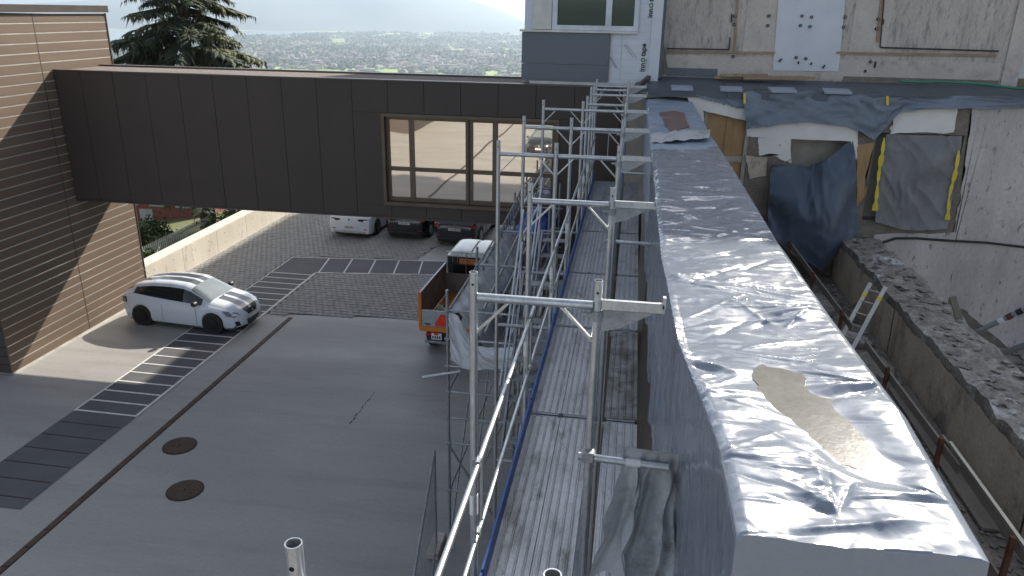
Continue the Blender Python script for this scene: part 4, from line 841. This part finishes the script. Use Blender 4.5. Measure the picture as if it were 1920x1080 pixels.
for z in (-2.62,-3.2): MB().tube(S(XL,18.02,z), S(XM,18.02,z), .016, 8).build('end_rail', 'galv', sf, 40)
MB().tube(S(-.52,18.02,-2.62), S(-.52,18.02,-3.2), .012, 8).build('end_rail', 'galv', sf, 40)
# stair flights in the outer bay
for (ya, za, yb, zb_) in ((9.1,-5.74,11.0,-3.78),(11.2,-5.74,13.4,-3.78),(11.2,-7.7,13.4,-5.78),(9.1,-9.05,11.0,-7.72)):
    for x in (XO+.06, XL-.10): MB().beam(S(x,ya,za), S(x,yb,zb_), .03,.14).build('stair_stringer', 'galv_dull', sf)
    for k in range(9): t = (k+.5)/9; MB().box(S((XO+XL-.04)/2, ya+(yb-ya)*t, za+(zb_-za)*t),(.56,.17,.025)).build('stair_tread', 'galv_dull', sf)
    MB().tube(S(XO+.03,ya,za+1.0), S(XO+.03,yb,zb_+1.0), .017, 8).build('stair_handrail', 'galv', sf, 40); MB().tube(S(XO+.03,ya,za+.5), S(XO+.03,yb,zb_+.5), .014, 8).build('stair_handrail', 'galv', sf, 40)
MB().box(S((XO+XL)/2,14.0,-5.72),(.6,4.6,.05)).build('landing', 'alu_deck', sf)
for z in (-2.75,-3.25): MB().tube(S(XO,11.1,z), S(XO,13.5,z), .018, 8).build('guardrail', 'galv', sf, 40)

# ================================================================== LOADING TOWER beside the scaffold
lt = thing('loading_tower', 'low scaffold loading platform stacked with steel beams', 'scaffold', (-2.1,14.5,G)); LT = Vector((-2.1,14.5,G))
def T(x, y, z): return Vector((x, y, z))-LT
TX = (-2.72,-1.62); TY = (11.1,13.5,15.9,18.2)
for y in TY:
    for x in TX:
        s_ = MB().tube(T(x,y,G+.1), T(x,y,-4.17 if x == TX[0] else -3.9), .0245, 10).build('standard', 'galv_dull', lt, 40); MB().box(T(x,y,G+.006),(.15,.15,.01)).build('base_plate', 'galv_dull', s_)
        for z in (-4.52,-5.02,-5.97,-6.95,-7.9): MB().box(T(x,y,z),(.075,.075,.06)).build('coupler', 'galv_dull', s_, bevel=.012)
    for z in (-4.52,-5.02,-5.5,-5.97,-6.46,-6.95,-7.9): MB().tube(T(TX[0]-.05,y,z), T(TX[1]+.08,y,z), .019, 8).build('ledger', 'galv_dull', lt, 40)
for a, c in zip(TY[:-1], TY[1:]):
    for x in TX:
        for z in (-4.55,-5.05,-5.97,-7.9): MB().tube(T(x,a,z), T(x,c,z), .019, 8).build('ledger', 'galv_dull', lt, 40)
    MB().tube(T(TX[0],a,-8.9), T(TX[0],c,-6.0), .018, 8).build('diagonal_brace', 'galv_dull', lt, 40)
    for k in range(3): o = plank_mesh(.31, c-a-.08, 4); o.parent = lt; o.location = T(-2.5+k*.33, a+.04, -5.47)
MB().tube(T(TX[0],11.1,-8.9), T(TX[1],11.1,-6.0), .018, 8).build('diagonal_brace', 'galv_dull', lt, 40); MB().tube(T(TX[1],11.1,-8.9), T(TX[0],11.1,-7.0), .018, 8).build('diagonal_brace', 'galv_dull', lt, 40)
o = MB().tube((0,0,0), (-.62,-.1,-.12), .024, 10, hollow=True).build('loose_tube', 'galv', None, 40); o.location = (-2.5,11.06,-5.56); tag(o, 'loose steel tube end poking out of the loading platform', 'tube')
def wt(u, v):
    top = [(843,583),(858,590),(872,612),(893,645),(930,652),(975,648)]; bot = [(846,672),(868,690),(900,690),(930,692),(950,690),(968,688)]
    a = poly_at([at(x, y, 11.14) for x, y in top], u); c = poly_at([at(x, y, 11.10) for x, y in bot], u); f = nz(u*4, v*2, 51)*.07+ridge(nz(u*7-v*4, v*2, 53))*.05
    return a.lerp(c, v)+Vector((.02*nz(v*4, u*3, 7), -f-.05*math.sin(v*3.1), 0))
tag(sheet('white_tarpaulin', wt, 60, 40, 'tarp_white'), 'dirty white tarpaulin hung across the end of the loading platform', 'tarpaulin')
def gt(u, v):                                                        # cover slung from the outer rail over the stack
    y = 11.3+5.4*u; p = [(-2.80,-5.2),(-2.74,-4.62),(-2.55,-4.70),(-2.25,-5.02),(-2.12,-5.40)]; q = poly_at([(a, 0, b_) for a, b_ in p], v)
    return Vector((q.x+.05*nz(u*9, v*4, 65), y+.04*nz(v*6, u*4, 66), q.z+.10*nz(u*6, v*3, 61)*(v > .05)+.06*ridge(nz(u*12+v*3, v*4, 63))+(.12*nz(u*14, 3.) if v < .05 or v > .95 else 0)))
tag(sheet('stack_cover', gt, 80, 26, 'tarp_old'), 'grey tarpaulin pulled over a stack on the loading platform', 'tarpaulin')
def lattice(name, p0, p1, hgt, label):
    t = thing(name, label, 'beam', p0, 0, 'lattice beams on the loading platform'); d = Vector(p1)-Vector(p0); n = int(d.length/.35); up = Vector((0,0,hgt))
    MB().tube((0,0,0), d, .022, 8).build('chord', 'galv_dull', t, 40); MB().tube(up, d+up, .022, 8).build('chord', 'galv_dull', t, 40)
    mb = MB()
    for i in range(n):
        a, c = d*(i/n), d*((i+1)/n); MB().tube(a, a+up, .012, 6).build('web_bar', 'galv_dull', t, 40); MB().tube(a+up, c, .012, 6).build('web_bar', 'galv_dull', t, 40)
lattice('lattice_beam', (-2.62,13.6,-4.95), (-2.66,18.9,-4.62), .38, 'steel lattice beam rising highest along the outer side of the platform')
lattice('lattice_beam', (-2.05,12.2,-5.38), (-2.15,17.2,-5.25), .34, 'steel lattice beam standing in the middle of the platform')
lattice('lattice_beam', (-1.86,11.7,-5.38), (-1.95,16.8,-5.3), .34, 'steel lattice beam on the platform nearest the main scaffold')
for i, (x, y0, y1, z, lb) in enumerate(((-2.24,11.6,15.6,-5.12,'steel tube lying lowest on the platform stack'),(-2.16,11.4,16.2,-4.98,'steel tube sloping across the platform stack'),(-1.74,11.5,16.0,-5.05,'steel tube leaning on the inner posts of the platform'),(-2.30,12.0,16.9,-4.82,'steel tube on top of the covered platform stack'))):
    o = MB().tube((0,0,0), (.12-.06*i,y1-y0,.12), .024, 10, hollow=True).build('steel_tube', 'galv', None, 40); o.location = (x, y0, z); tag(o, lb, 'tube', 'tubes on the loading platform')
for i in range(4):
    o = MB().bb(-.15,.15,0,3.0,0,.05).build('steel_plank', ('alu_deck','galv_dull')[i%2], None, bevel=.004); o.location = (-1.98+.02*i, 15.2, -5.38+.055*i); o.rotation_euler = (.0,0,.04*i); tag(o, ('lowest plank','second plank from below','third plank from below','topmost plank')[i]+' of the steel plank stack at the platform end', 'plank', 'steel planks on the platform')
def bt(u, v):
    a = v*math.pi; y = 16.6+2.0*u; return Vector((-2.18-.42*math.cos(a)+.08*nz(u*5, v*3, 71), y, -5.35+.58*math.sin(a)**.7+.14*nz(u*6, v*4, 73)+.2*u*math.sin(a)))
tag(sheet('blue_tarpaulin', bt, 50, 30, 'tarp_blue'), 'bright blue tarpaulin bundle at the far end of the loading platform', 'tarpaulin')

# ---- mobile site fence
sfn = thing('site_fence', 'grey wire mesh site fence standing below the scaffold', 'fence', (-2.5,7.4,G))
def fpanel(y0, x0, y1, x1):
    O = Vector((-2.5,7.4,G)); a = Vector((x0,y0,G+.12))-O; c = Vector((x1,y1,G+.12))-O; up = Vector((0,0,1.9)); f = MB()
    for p, q in ((a,a+up),(c,c+up),(a+up,c+up),(a,c)): f.tube(p, q, .02, 8)
    f = f.build('fence_frame', 'galv_dull', sfn, 40); mb = MB()
    for k in range(1, 30): q = a.lerp(c, k/30); mb.tube(q, q+up, .0022, 4, cap=False)
    for k in range(1, 9): mb.tube(a+up*(k/9), c+up*(k/9), .0022, 4, cap=False)
    stuff(mb.build('mesh_wires', 'galv_dull', f, fix=False))
    for q in (a, c): MB().box((q.x,q.y,.07),(.22,.62,.13)).build('fence_foot', 'smooth_concrete', f, bevel=.02)
fpanel(11.0,-2.95,7.75,-2.42); fpanel(7.7,-2.42,4.4,-1.98)

# ================================================================== VEHICLES
def wheel(parent, x, y, R, wd, m, side):
    tw = MB().lathe([(R*.62,-wd/2),(R*.93,-wd/2),(R,-wd*.33),(R,wd*.33),(R*.93,wd/2),(R*.62,wd/2)], (x,y,R), 'Y', 28).build('wheel', 'tyre', parent, 40)
    yo = y+side*wd*.5; rm = MB().lathe([(R*.66,-.02),(R*.66,.008),(R*.6,.012),(R*.58,-.03)], (x,yo,R), 'Y', 28)
    rm.lathe([(.06,-.02),(.05,.012)], (x,yo,R), 'Y', 12)
    for k in range(5):
        a = k*2*math.pi/5+.3
        for e in (-.13,.13): rm.beam((x+.05*math.cos(a),yo-side*.006,R+.05*math.sin(a)), (x+R*.61*math.cos(a+e),yo-side*.006,R+R*.61*math.sin(a+e)), .035,.02,(0,1,0))
    rm.build('rim', m, tw, 30)
HATCH = dict(x=[-2.03,-2.0,-1.93,-1.84,-1.66,-1.45,-.9,-.3,.18,.42,1.10,1.5,1.78,1.92,2.0,2.03],
  zc=[.70,.88,1.01,1.12,1.24,1.31,1.405,1.435,1.41,1.345,.985,.915,.83,.74,.64,.56], zb=[.66,.82,.93,1.0,1.03,1.02,.97,.92,.895,.885,.865,.80,.72,.64,.56,.50],
  zr=[.68,.85,.97,1.06,1.15,1.215,1.315,1.35,1.325,1.25,.935,.86,.775,.69,.60,.53], wb=[.58,.68,.74,.77,.80,.82,.845,.85,.85,.85,.83,.79,.71,.62,.50,.36], wr=[.54,.60,.62,.60,.58,.59,.61,.615,.61,.61,.70,.68,.60,.53,.42,.30])
SEDAN = dict(x=[-2.03,-2.0,-1.93,-1.8,-1.6,-1.4,-.9,-.4,.0,.3,1.05,1.5,1.78,1.92,2.0,2.03],
  zc=[.80,.93,1.02,1.04,1.09,1.17,1.34,1.41,1.41,1.36,.99,.91,.82,.73,.64,.56], zb=[.74,.84,.90,.92,.93,.93,.93,.91,.89,.885,.865,.80,.72,.64,.56,.50],
  zr=[.78,.89,.96,.98,1.02,1.09,1.25,1.32,1.32,1.27,.935,.86,.775,.69,.60,.53], wb=[.70,.78,.82,.83,.84,.85,.855,.86,.855,.85,.83,.79,.71,.62,.50,.36], wr=[.66,.72,.72,.70,.66,.62,.60,.60,.60,.61,.70,.68,.60,.53,.42,.30])
def build_car(t, spec, sx, sy, sz, paint, rim, stripes=False, wb=(1.17,-1.30), R=.315, rear=None, front=True, screen='screen_glass'):
    X = spec['x']; f = lambda k, x: float(np.interp(x, X, spec[k])); arch = R/sz+.035
    st = sorted(set([round(v, 3) for v in np.linspace(-2.03, 2.03, 82)]+X+[c+s*arch*q for c in wb for s in (-1,1) for q in (1.0,.985,.93)])); rings = []
    for x in st:
        zl = .19+.05*smooth01((abs(x)-1.7)/.35)
        for c in wb:
            d = abs(x-c)
            if d < arch: zl = max(zl, R/sz+math.sqrt(arch*arch-d*d))
        zb_, zr, zc, w1, w2 = f('zb',x), f('zr',x), f('zc',x), f('wb',x), f('wr',x); zl = min(zl, zb_-.03); wm = w1+.022
        r = [(w1-.10,zl+.01),(w1-.03,zl),(wm-.012,zl+.12*(zb_-zl)),(wm,zl+.42*(zb_-zl)),(wm+.004,zl+.72*(zb_-zl)),(w1+.01,zb_-.03*(zb_-.19)),(w1-.008,zb_)]
        r += [(w1-.02+(w2-w1+.02)*.08, zb_+(zr-zb_)*.08),(w1-.02+(w2-w1+.02)*.52, zb_+(zr-zb_)*.56),(w2+.012, zr-(zr-zb_)*.10),(w2, zr),(w2*.93, zr+(zc-zr)*.45),(max(.40*w2/.6,.3*min(1,w2/.5)), zr+(zc-zr)*.86),(.335*min(1,w2/.45), zr+(zc-zr)*.91),(.055, zc-.001),(0, zc)]
        full = r+[(-a, b_) for a, b_ in r[-2::-1]]; rings.append([(x*sx, a*sy, b_*sz) for a, b_ in full])
    n = len(rings[0]); H = 15; parts = {}
    def put(key, q): parts.setdefault(key, []).append(q)
    gx0, gx1 = (-1.52, .86) if spec is HATCH else (-1.30, .84)
    for i in range(len(st)-1):
        xm = (st[i]+st[i+1])/2
        for j in range(n-1):
            jj = j if j < H else n-2-j; key = 'body'; dz = f('zr',xm)-f('zb',xm)
            if 7 <= jj <= 8 and gx0 < xm < gx1 and dz > .12: key = 'side_window'
            if jj >= 10 and .42 < xm < 1.06: key = 'windscreen'
            if jj >= 10 and ((-1.90 < xm < -1.68) if spec is HATCH else (-1.55 < xm < -.95)): key = 'rear_window'
            if stripes and key == 'body' and jj == 13 and (xm > 1.1 or -1.66 < xm < .42): key = 'stripe'
            put(key, (i*n+j, i*n+j+1, (i+1)*n+j+1, (i+1)*n+j))
    put('body', tuple(range(n))); put('body', tuple((len(st)-1)*n+k for k in range(n))[::-1])
    V = [p for r in rings for p in r]; mm = dict(body=paint, side_window='car_glass', windscreen=screen, rear_window='car_glass', stripe='stripe')
    out = {}
    for key, fs in parts.items():
        ids = sorted({i for q in fs for i in q}); mp = {v: k for k, v in enumerate(ids)}; mb = MB().add([V[i] for i in ids], [tuple(mp[i] for i in q) for q in fs]); out[key] = mb.build(key, mm[key], t, 34, fix=(key == 'body'))
    MB().box((0,0,.30*sz),(3.7*sx,1.36*sy,.34*sz)).build('underbody', 'black_plastic', t)
    for x in wb:
        for s in (-1,1): wheel(t, x*sx, s*(.755*sy), R, .2, rim, s); MB().lathe([(arch*sz*.995,-.12),(arch*sz*.995,.10)], (x*sx,s*(.73*sy),R), 'Y', 24).build('wheel_well', 'black_plastic', t, 30)
    for s in (-1,1):                                                 # mirrors, handles
        m_ = MB().lathe([(.02,-.09),(.07,-.07),(.085,0),(.07,.07),(.02,.09)], (.72*sx,s*.97*sy,.97*sz), 'Y', 12).build('mirror', 'black_plastic' if stripes or paint != 'paint_white' else paint, t, 50); MB().box((.74*sx,s*.90*sy,.93*sz),(.05,.12,.04)).build('mirror_arm', 'black_plastic', m_)
        MB().box((-.32*sx,s*.872*sy,.79*sz),(.17,.03,.025)).build('door_handle', paint, t, bevel=.006)
        for xx in (.66,-.52): MB().box((xx*sx,s*.8745*sy,.55*sz),(.006,.006,.52*sz)).build('door_seam', 'black_plastic', t)
        if front:
            hl = MB().prism([(1.52*sx,s*.80*sy,.75*sz),(1.90*sx,s*.58*sy,.67*sz),(1.965*sx,s*.50*sy,.56*sz),(1.86*sx,s*.69*sy,.545*sz),(1.66*sx,s*.795*sy,.60*sz)], (.02,s*.03,.025)).build('headlight', 'head_lamp', t, 30)
            MB().prism([(1.86*sx,s*.70*sy,.42*sz),(1.98*sx,s*.46*sy,.40*sz),(1.985*sx,s*.44*sy,.27*sz),(1.88*sx,s*.68*sy,.27*sz)], (.03,s*.02,0)).build('fog_intake', 'black_plastic', t)
    if front:
        g = MB().prism([(2.035*sx,-.24*sy,.53*sz),(2.035*sx,.24*sy,.53*sz),(1.985*sx,.20*sy,.67*sz),(1.985*sx,-.20*sy,.67*sz)], (.012,0,0)).build('grille', 'black_plastic', t); MB().prism([(2.048*sx,-.04,.56*sz),(2.048*sx,.04,.56*sz),(2.03*sx,.035,.63*sz),(2.03*sx,-.035,.63*sz)], (.006,0,0)).build('badge', 'chrome', g)
        MB().prism([(2.05*sx,-.34*sy,.39*sz),(2.05*sx,.34*sy,.39*sz),(2.03*sx,.28*sy,.24*sz),(2.03*sx,-.28*sy,.24*sz)], (.012,0,0)).build('lower_grille', 'black_plastic', t); MB().box((2.06*sx,0,.445*sz),(.012,.46,.10)).build('number_plate', 'plate', t)
        MB().box((1.08*sx,.2,.985*sz),(.03,.55,.012),.1).build('wiper', 'black_plastic', t)
    return out
t = thing('white_hatchback', 'white three-door hatchback with two dark grey roof stripes', 'car', (0,0,0), 0); t.scale = (.965,.965,.965)
build_car(t, HATCH, 1.0, 1.0, 1.0, 'paint_white', 'rim_black', True)
hd = Vector((2.40,-.20,0)).normalized(); rgt = Vector((hd.y,-hd.x,0)); mid = (Vector((-14.15,19.45,0))+Vector((-11.76,19.25,0)))/2-rgt*.72+hd*.065
t.location = (mid.x, mid.y, G); t.rotation_euler = (0,0,math.atan2(hd.y, hd.x))
MB().tube((-1.50,-.02,1.40),(-1.78,-.02,1.66),.006,6).build('antenna', 'black_plastic', t)
for s in (-1,1): MB().prism([(-1.99,s*.70,.88),(-1.80,s*.80,.92),(-1.78,s*.82,.74),(-2.0,s*.71,.70)], (-.012,s*.02,0)).build('tail_light', 'dark_lamp', t)
MB().box((-2.035,0,.62),(.012,.5,.1)).build('number_plate', 'plate', t)
def rear_set(t, sx, sy, sz, lamp, zl, white=False, low_lamp=None):
    xr = -2.035*sx
    for s in (-1,1):
        MB().prism([(xr-.004,s*(.36 if white else .56)*sy,zl+.045),(xr+.02,s*.66*sy,zl+.06),(xr+.09,s*.80*sy,zl+.05),(xr+.09,s*.81*sy,zl-.07),(xr+.01,s*.66*sy,zl-.06),(xr-.004,s*(.38 if white else .57)*sy,zl-.03)], (-.02,s*.012,0)).build('tail_light', lamp, t)
        MB().box((xr+.02,s*.64*sy,.42*sz),(.05,.15,.04)).build('reflector', low_lamp or 'red_lamp', t, bevel=.008); MB().box((xr+.06,s*.5*sy,.25*sz),(.08,.24,.06)).build('exhaust_trim', 'black_plastic' if white else 'rim_black', t, bevel=.01)
    MB().box((xr-.0,0,.30*sz),(.10,1.30*sy,.10)).build('rear_skirt', 'bed_alu' if white else 'black_plastic', t, bevel=.02)
    MB().tube((xr-.018,0,zl+.01),(xr-.005,0,zl+.01),.045,14).build('badge', 'chrome', t)
def plate_marks(t, x, y, z, wd):
    p = MB().box((x,y,z),(.012,wd,.11)).build('number_plate', 'plate', t)
    for k in range(7): MB().box((x-.0075,y-wd*.36+k*wd*.12,z),(.004,wd*.06,.05+.012*(k%3))).build('plate_mark', 'lettering', p)
SP = [('white_sedan','white saloon car parked leftmost under the footbridge',(-11.15,29.5),SEDAN,1.18,1.08,1.02,'paint_white','rim_black','dark_lamp',True),
      ('black_car','black car parked between the white saloon and the navy car',(-8.86,29.75),HATCH,1.06,1.07,1.06,'paint_black','rim_alu','red_lamp',False),
      ('navy_car','dark navy car parked nearest the orange truck',(-6.62,29.3),HATCH,1.06,1.07,1.03,'paint_navy','rim_alu','red_lamp',False)]
for nm, lb, (x, y), spec, sx, sy, sz, pnt, rim, lamp, wh in SP:
    t = thing(nm, lb, 'car', (x-.1, y+2.03*sx, G), math.radians(90-3), 'cars parked in a row under the footbridge'); build_car(t, spec, sx, sy, sz, pnt, rim, front=False, rear=True, R=.33)
    rear_set(t, sx, sy, sz, lamp, .80*sz if wh else .86*sz, wh); plate_marks(t, -2.06*sx, 0, .50*sz if wh else .70*sz, .5)
    if not wh: MB().box((-2.05*sx,0,.80*sz),(.03,.7,.025)).build('trim_bar', 'chrome', t)
t = thing('parked_estate', 'dark car parked in the open yard, mirrored in the bridge window', 'car', (-5.9,-14.2,G), math.radians(92)); build_car(t, HATCH, 1.08, 1.07, 1.12, 'paint_black', 'rim_alu', R=.33)
t = thing('white_van', 'white car farther back in the open yard, mirrored in the bridge window', 'car', (-10.5,-30,G), math.radians(20)); build_car(t, HATCH, 1.1, 1.1, 1.2, 'paint_white', 'rim_alu', R=.33)
bh = thing('yard_shed', 'dark shed at the back of the yard, mirrored in the bridge window', 'shed', (-19,-23,G)); MB().bb(-4,2.0,-9,3.5,0,6).build('wall', 'brown_panel', bh)
for k in range(4):
    w_ = MB().bb(2.0,2.05,-6+k*2.2,-4.6+k*2.2,1,2.4).build('window', 'white_frame', bh); MB().bb(2.05,2.055,-5.9+k*2.2,-4.7+k*2.2,1.1,2.3).build('pane', 'green_glass', w_)
MB().bb(-4.2,2.2,-9.2,3.7,6.001,6.15).build('roof', 'coping_metal', bh)

# ---- orange municipal truck: local x right, y forward, origin at rear axle on the ground
TR = Vector((-4.62,19.0,G)); tk = thing('orange_truck', 'small orange tipper truck with white cab roof behind the scaffold', 'truck', TR, math.radians(-1.5))
W = .80
def tb(name, m, *boxes, p=None, bevel=.008):
    mb = MB()
    for a in boxes: mb.bb(*a)
    return mb.build(name, m, p or tk, bevel=bevel)
tb('chassis', 'cab_dark', (-.35,.35,.1,4.2,.42,.62)); tb('bed_floor', 'orange', (-W+.04,W-.04,.02,2.72,.80,.86))
zB = .84
for s in (-1,1):
    p = tb('side_board', 'bed_grey', (s*W-.02,s*W+.02,.03,2.68,zB,zB+.97)); tb('top_rail', 'bed_alu', (s*W-.03,s*W+.03,.03,2.68,zB+.971,zB+1.0), p=p)
    tb('rear_post', 'orange', (s*W-.045,s*W+.045,-.05,.025,zB-.06,zB+1.0))
tb('front_board', 'bed_grey', (-W,W,2.70,2.74,zB,zB+.66)); 
g = tb('tailgate', 'bed_alu', (-W+.05,W-.05,-.045,.0,zB+.02,zB+.50))
for xx in (-.36,.0,.36): tb('gate_rib', 'galv_dull', (xx-.008,xx+.008,-.052,-.046,zB+.04,zB+.48), p=g, bevel=0)
tb('gate_handle', 'black_plastic', (-.66,-.52,-.06,-.046,zB+.07,zB+.11), p=g)
tri = [(-.34,-.066,zB+.06),(.02,-.066,zB+.06),(.06,-.066,zB+.12),(-.10,-.066,zB+.40),(-.22,-.066,zB+.40),(-.38,-.066,zB+.12)]
MB().prism(tri, (0,.012,0)).build('warning_triangle', 'warn_red', tk)
tb('rear_sill', 'orange', (-W-.03,W+.03,-.06,.04,zB-.13,zB+.015)); tb('bumper_bar', 'galv_dull', (-W+.12,W-.12,-.05,.02,.36,.43)); tb('rear_panel', 'cab_dark', (-.62,.62,.05,.12,.36,.72))
plt = tb('number_plate', 'plate', (-.50,-.20,-.02,.0,.46,.66)); tb('plate_badge', 'warn_red', (-.42,-.30,-.024,-.021,.60,.66), p=plt, bevel=0)
for k in range(4): tb('plate_mark', 'lettering', (-.47+k*.065,-.43+k*.065,-.024,-.021,.50,.57), p=plt, bevel=0)
for s in (-1,1): tb('tail_light', 'red_lamp', (s*.58-.07,s*.58+.07,-.03,.02,.56,.66))
for y in (.72,3.55):
    for s in (-1,1):
        tw = MB().lathe([(.2,-.12),(.34,-.12),(.37,-.08),(.37,.08),(.34,.12),(.2,.12)], (s*.64,y,.37), 'X', 24).build('wheel', 'tyre', tk, 40); MB().lathe([(.21,-.10),(.20,.10),(.08,.11)], (s*.64,y,.37), 'X', 20).build('rim', 'orange', tw, 40)
        tb('mudguard', 'black_plastic', (s*.80-.10,s*.80+.02,y-.42,y+.42,.76,.79))
# headboard rack
rk = MB()
for x in (-.78,-.18,.78): rk.tube((x,2.78,zB+.5),(x,2.78,zB+1.32),.014,8)
rk.tube((-.78,2.78,zB+1.32),(.78,2.78,zB+1.32),.018,8); rk.build('headboard_rack', 'galv', tk, 40)
for k in range(9): MB().tube((-.6+k*.15,2.78,zB+1.0),(-.6+k*.15,2.78,zB+1.30),.006,6).build('rack_bar', 'galv', tk, 40)
# cab
def cabsec(y, wt_, zt): return [(-W+.02,y,.55),(W-.02,y,.55),(W,y,1.1),(wt_,y,zt),(-wt_,y,zt),(-W,y,1.1)]
cs = [cabsec(2.95,.70,1.98), cabsec(3.9,.70,2.02), cabsec(4.45,.68,1.80), cabsec(4.72,.74,1.15), cabsec(4.78,.74,.55)]
mb = MB(); [mb.add(c, []) for c in cs]; 
for i in range(4): mb.f += [(i*6+k, i*6+(k+1)%6, (i+1)*6+(k+1)%6, (i+1)*6+k) for k in range(6)]
mb.f += [tuple(range(6))[::-1], tuple(range(24,30))]; mb.build('cab', 'orange', tk, bevel=.02)
tb('rear_window', 'car_glass', (-.62,.62,2.885,2.898,1.28,1.72)); tb('rear_grille', 'cab_dark', (-.79,.79,2.90,2.94,.62,1.975)); tb('orange_band', 'orange', (-.42,.62,2.88,2.898,1.76,1.93), bevel=0)
for s in (-1,1):
    tb('side_window', 'car_glass', (s*.775-.01,s*.775+.012,3.15,4.2,1.2,1.72)); tb('mirror', 'black_plastic', (s*1.0-.05,s*1.0+.05,4.3,4.36,1.3,1.6))
tb('windscreen', 'car_glass', (-.62,.62,4.60,4.635,1.2,1.72))
rf = sheet('cab_roof', lambda u, v: Vector((-.80+1.6*u, 2.86+1.66*v, 2.02+.13*(1-abs(2*u-1)**6)*(math.sin(math.pi*min(1,max(0,v)))**.35)+.035*(1 if .06 < v < .9 and (.05 < u < .47 or .53 < u < .95) else 0))), 44, 30, 'cab_white', tk, 40)
tb('roof_edge', 'cab_white', (-.80,.80,2.86,4.5,1.985,2.02)); MB().tube((.1,3.3,2.1),(.12,2.9,2.6),.004,5).build('antenna', 'black_plastic', tk)
jc = thing('jerry_can', 'pale yellow jerry can standing in the truck bed', 'canister', Vector((-4.62-.36,19.0+.62,G+.86)), .1)
MB().bb(-.13,.13,-.09,.09,0,.36).build('body', 'jerry', jc, bevel=.03); MB().bb(-.10,.02,-.02,.02,.37,.41).build('handle', 'jerry', jc, bevel=.012); MB().tube((.08,0,.35),(.08,0,.41),.03,10).build('cap', 'black_plastic', jc)
jb = thing('tool_machine', 'small red and black machine lying in the truck bed', 'tool', Vector((-4.62+.2,19.0+1.1,G+.86)), .4)
MB().bb(-.2,.2,-.15,.15,0,.2).build('engine', 'black_plastic', jb, bevel=.03); MB().bb(-.08,.12,-.1,.1,.2,.28).build('housing', 'warn_red', jb, bevel=.02); MB().tube((.2,0,.1),(.75,.3,.2),.018,8).build('shaft', 'galv_dull', jb)

# ================================================================== AIR
hz = MB().bb(-19000,19000,-400,19500,-264,1400).build('haze', None); stuff(hz)
hm = bpy.data.materials.new('haze_air'); hm.use_nodes = True; n = hm.node_tree.nodes; n.remove(n['Principled BSDF'])
pv = n.new('ShaderNodeVolumePrincipled'); pv.inputs['Color'].default_value = (.66,.82,1,1); pv.inputs['Density'].default_value = 0.85e-4; pv.inputs['Anisotropy'].default_value = .35
hm.node_tree.links.new(pv.outputs[0], n['Material Output'].inputs['Volume']); hz.data.materials.append(hm)
tag(hz, 'pale summer haze over the valley and the mountains', 'haze')
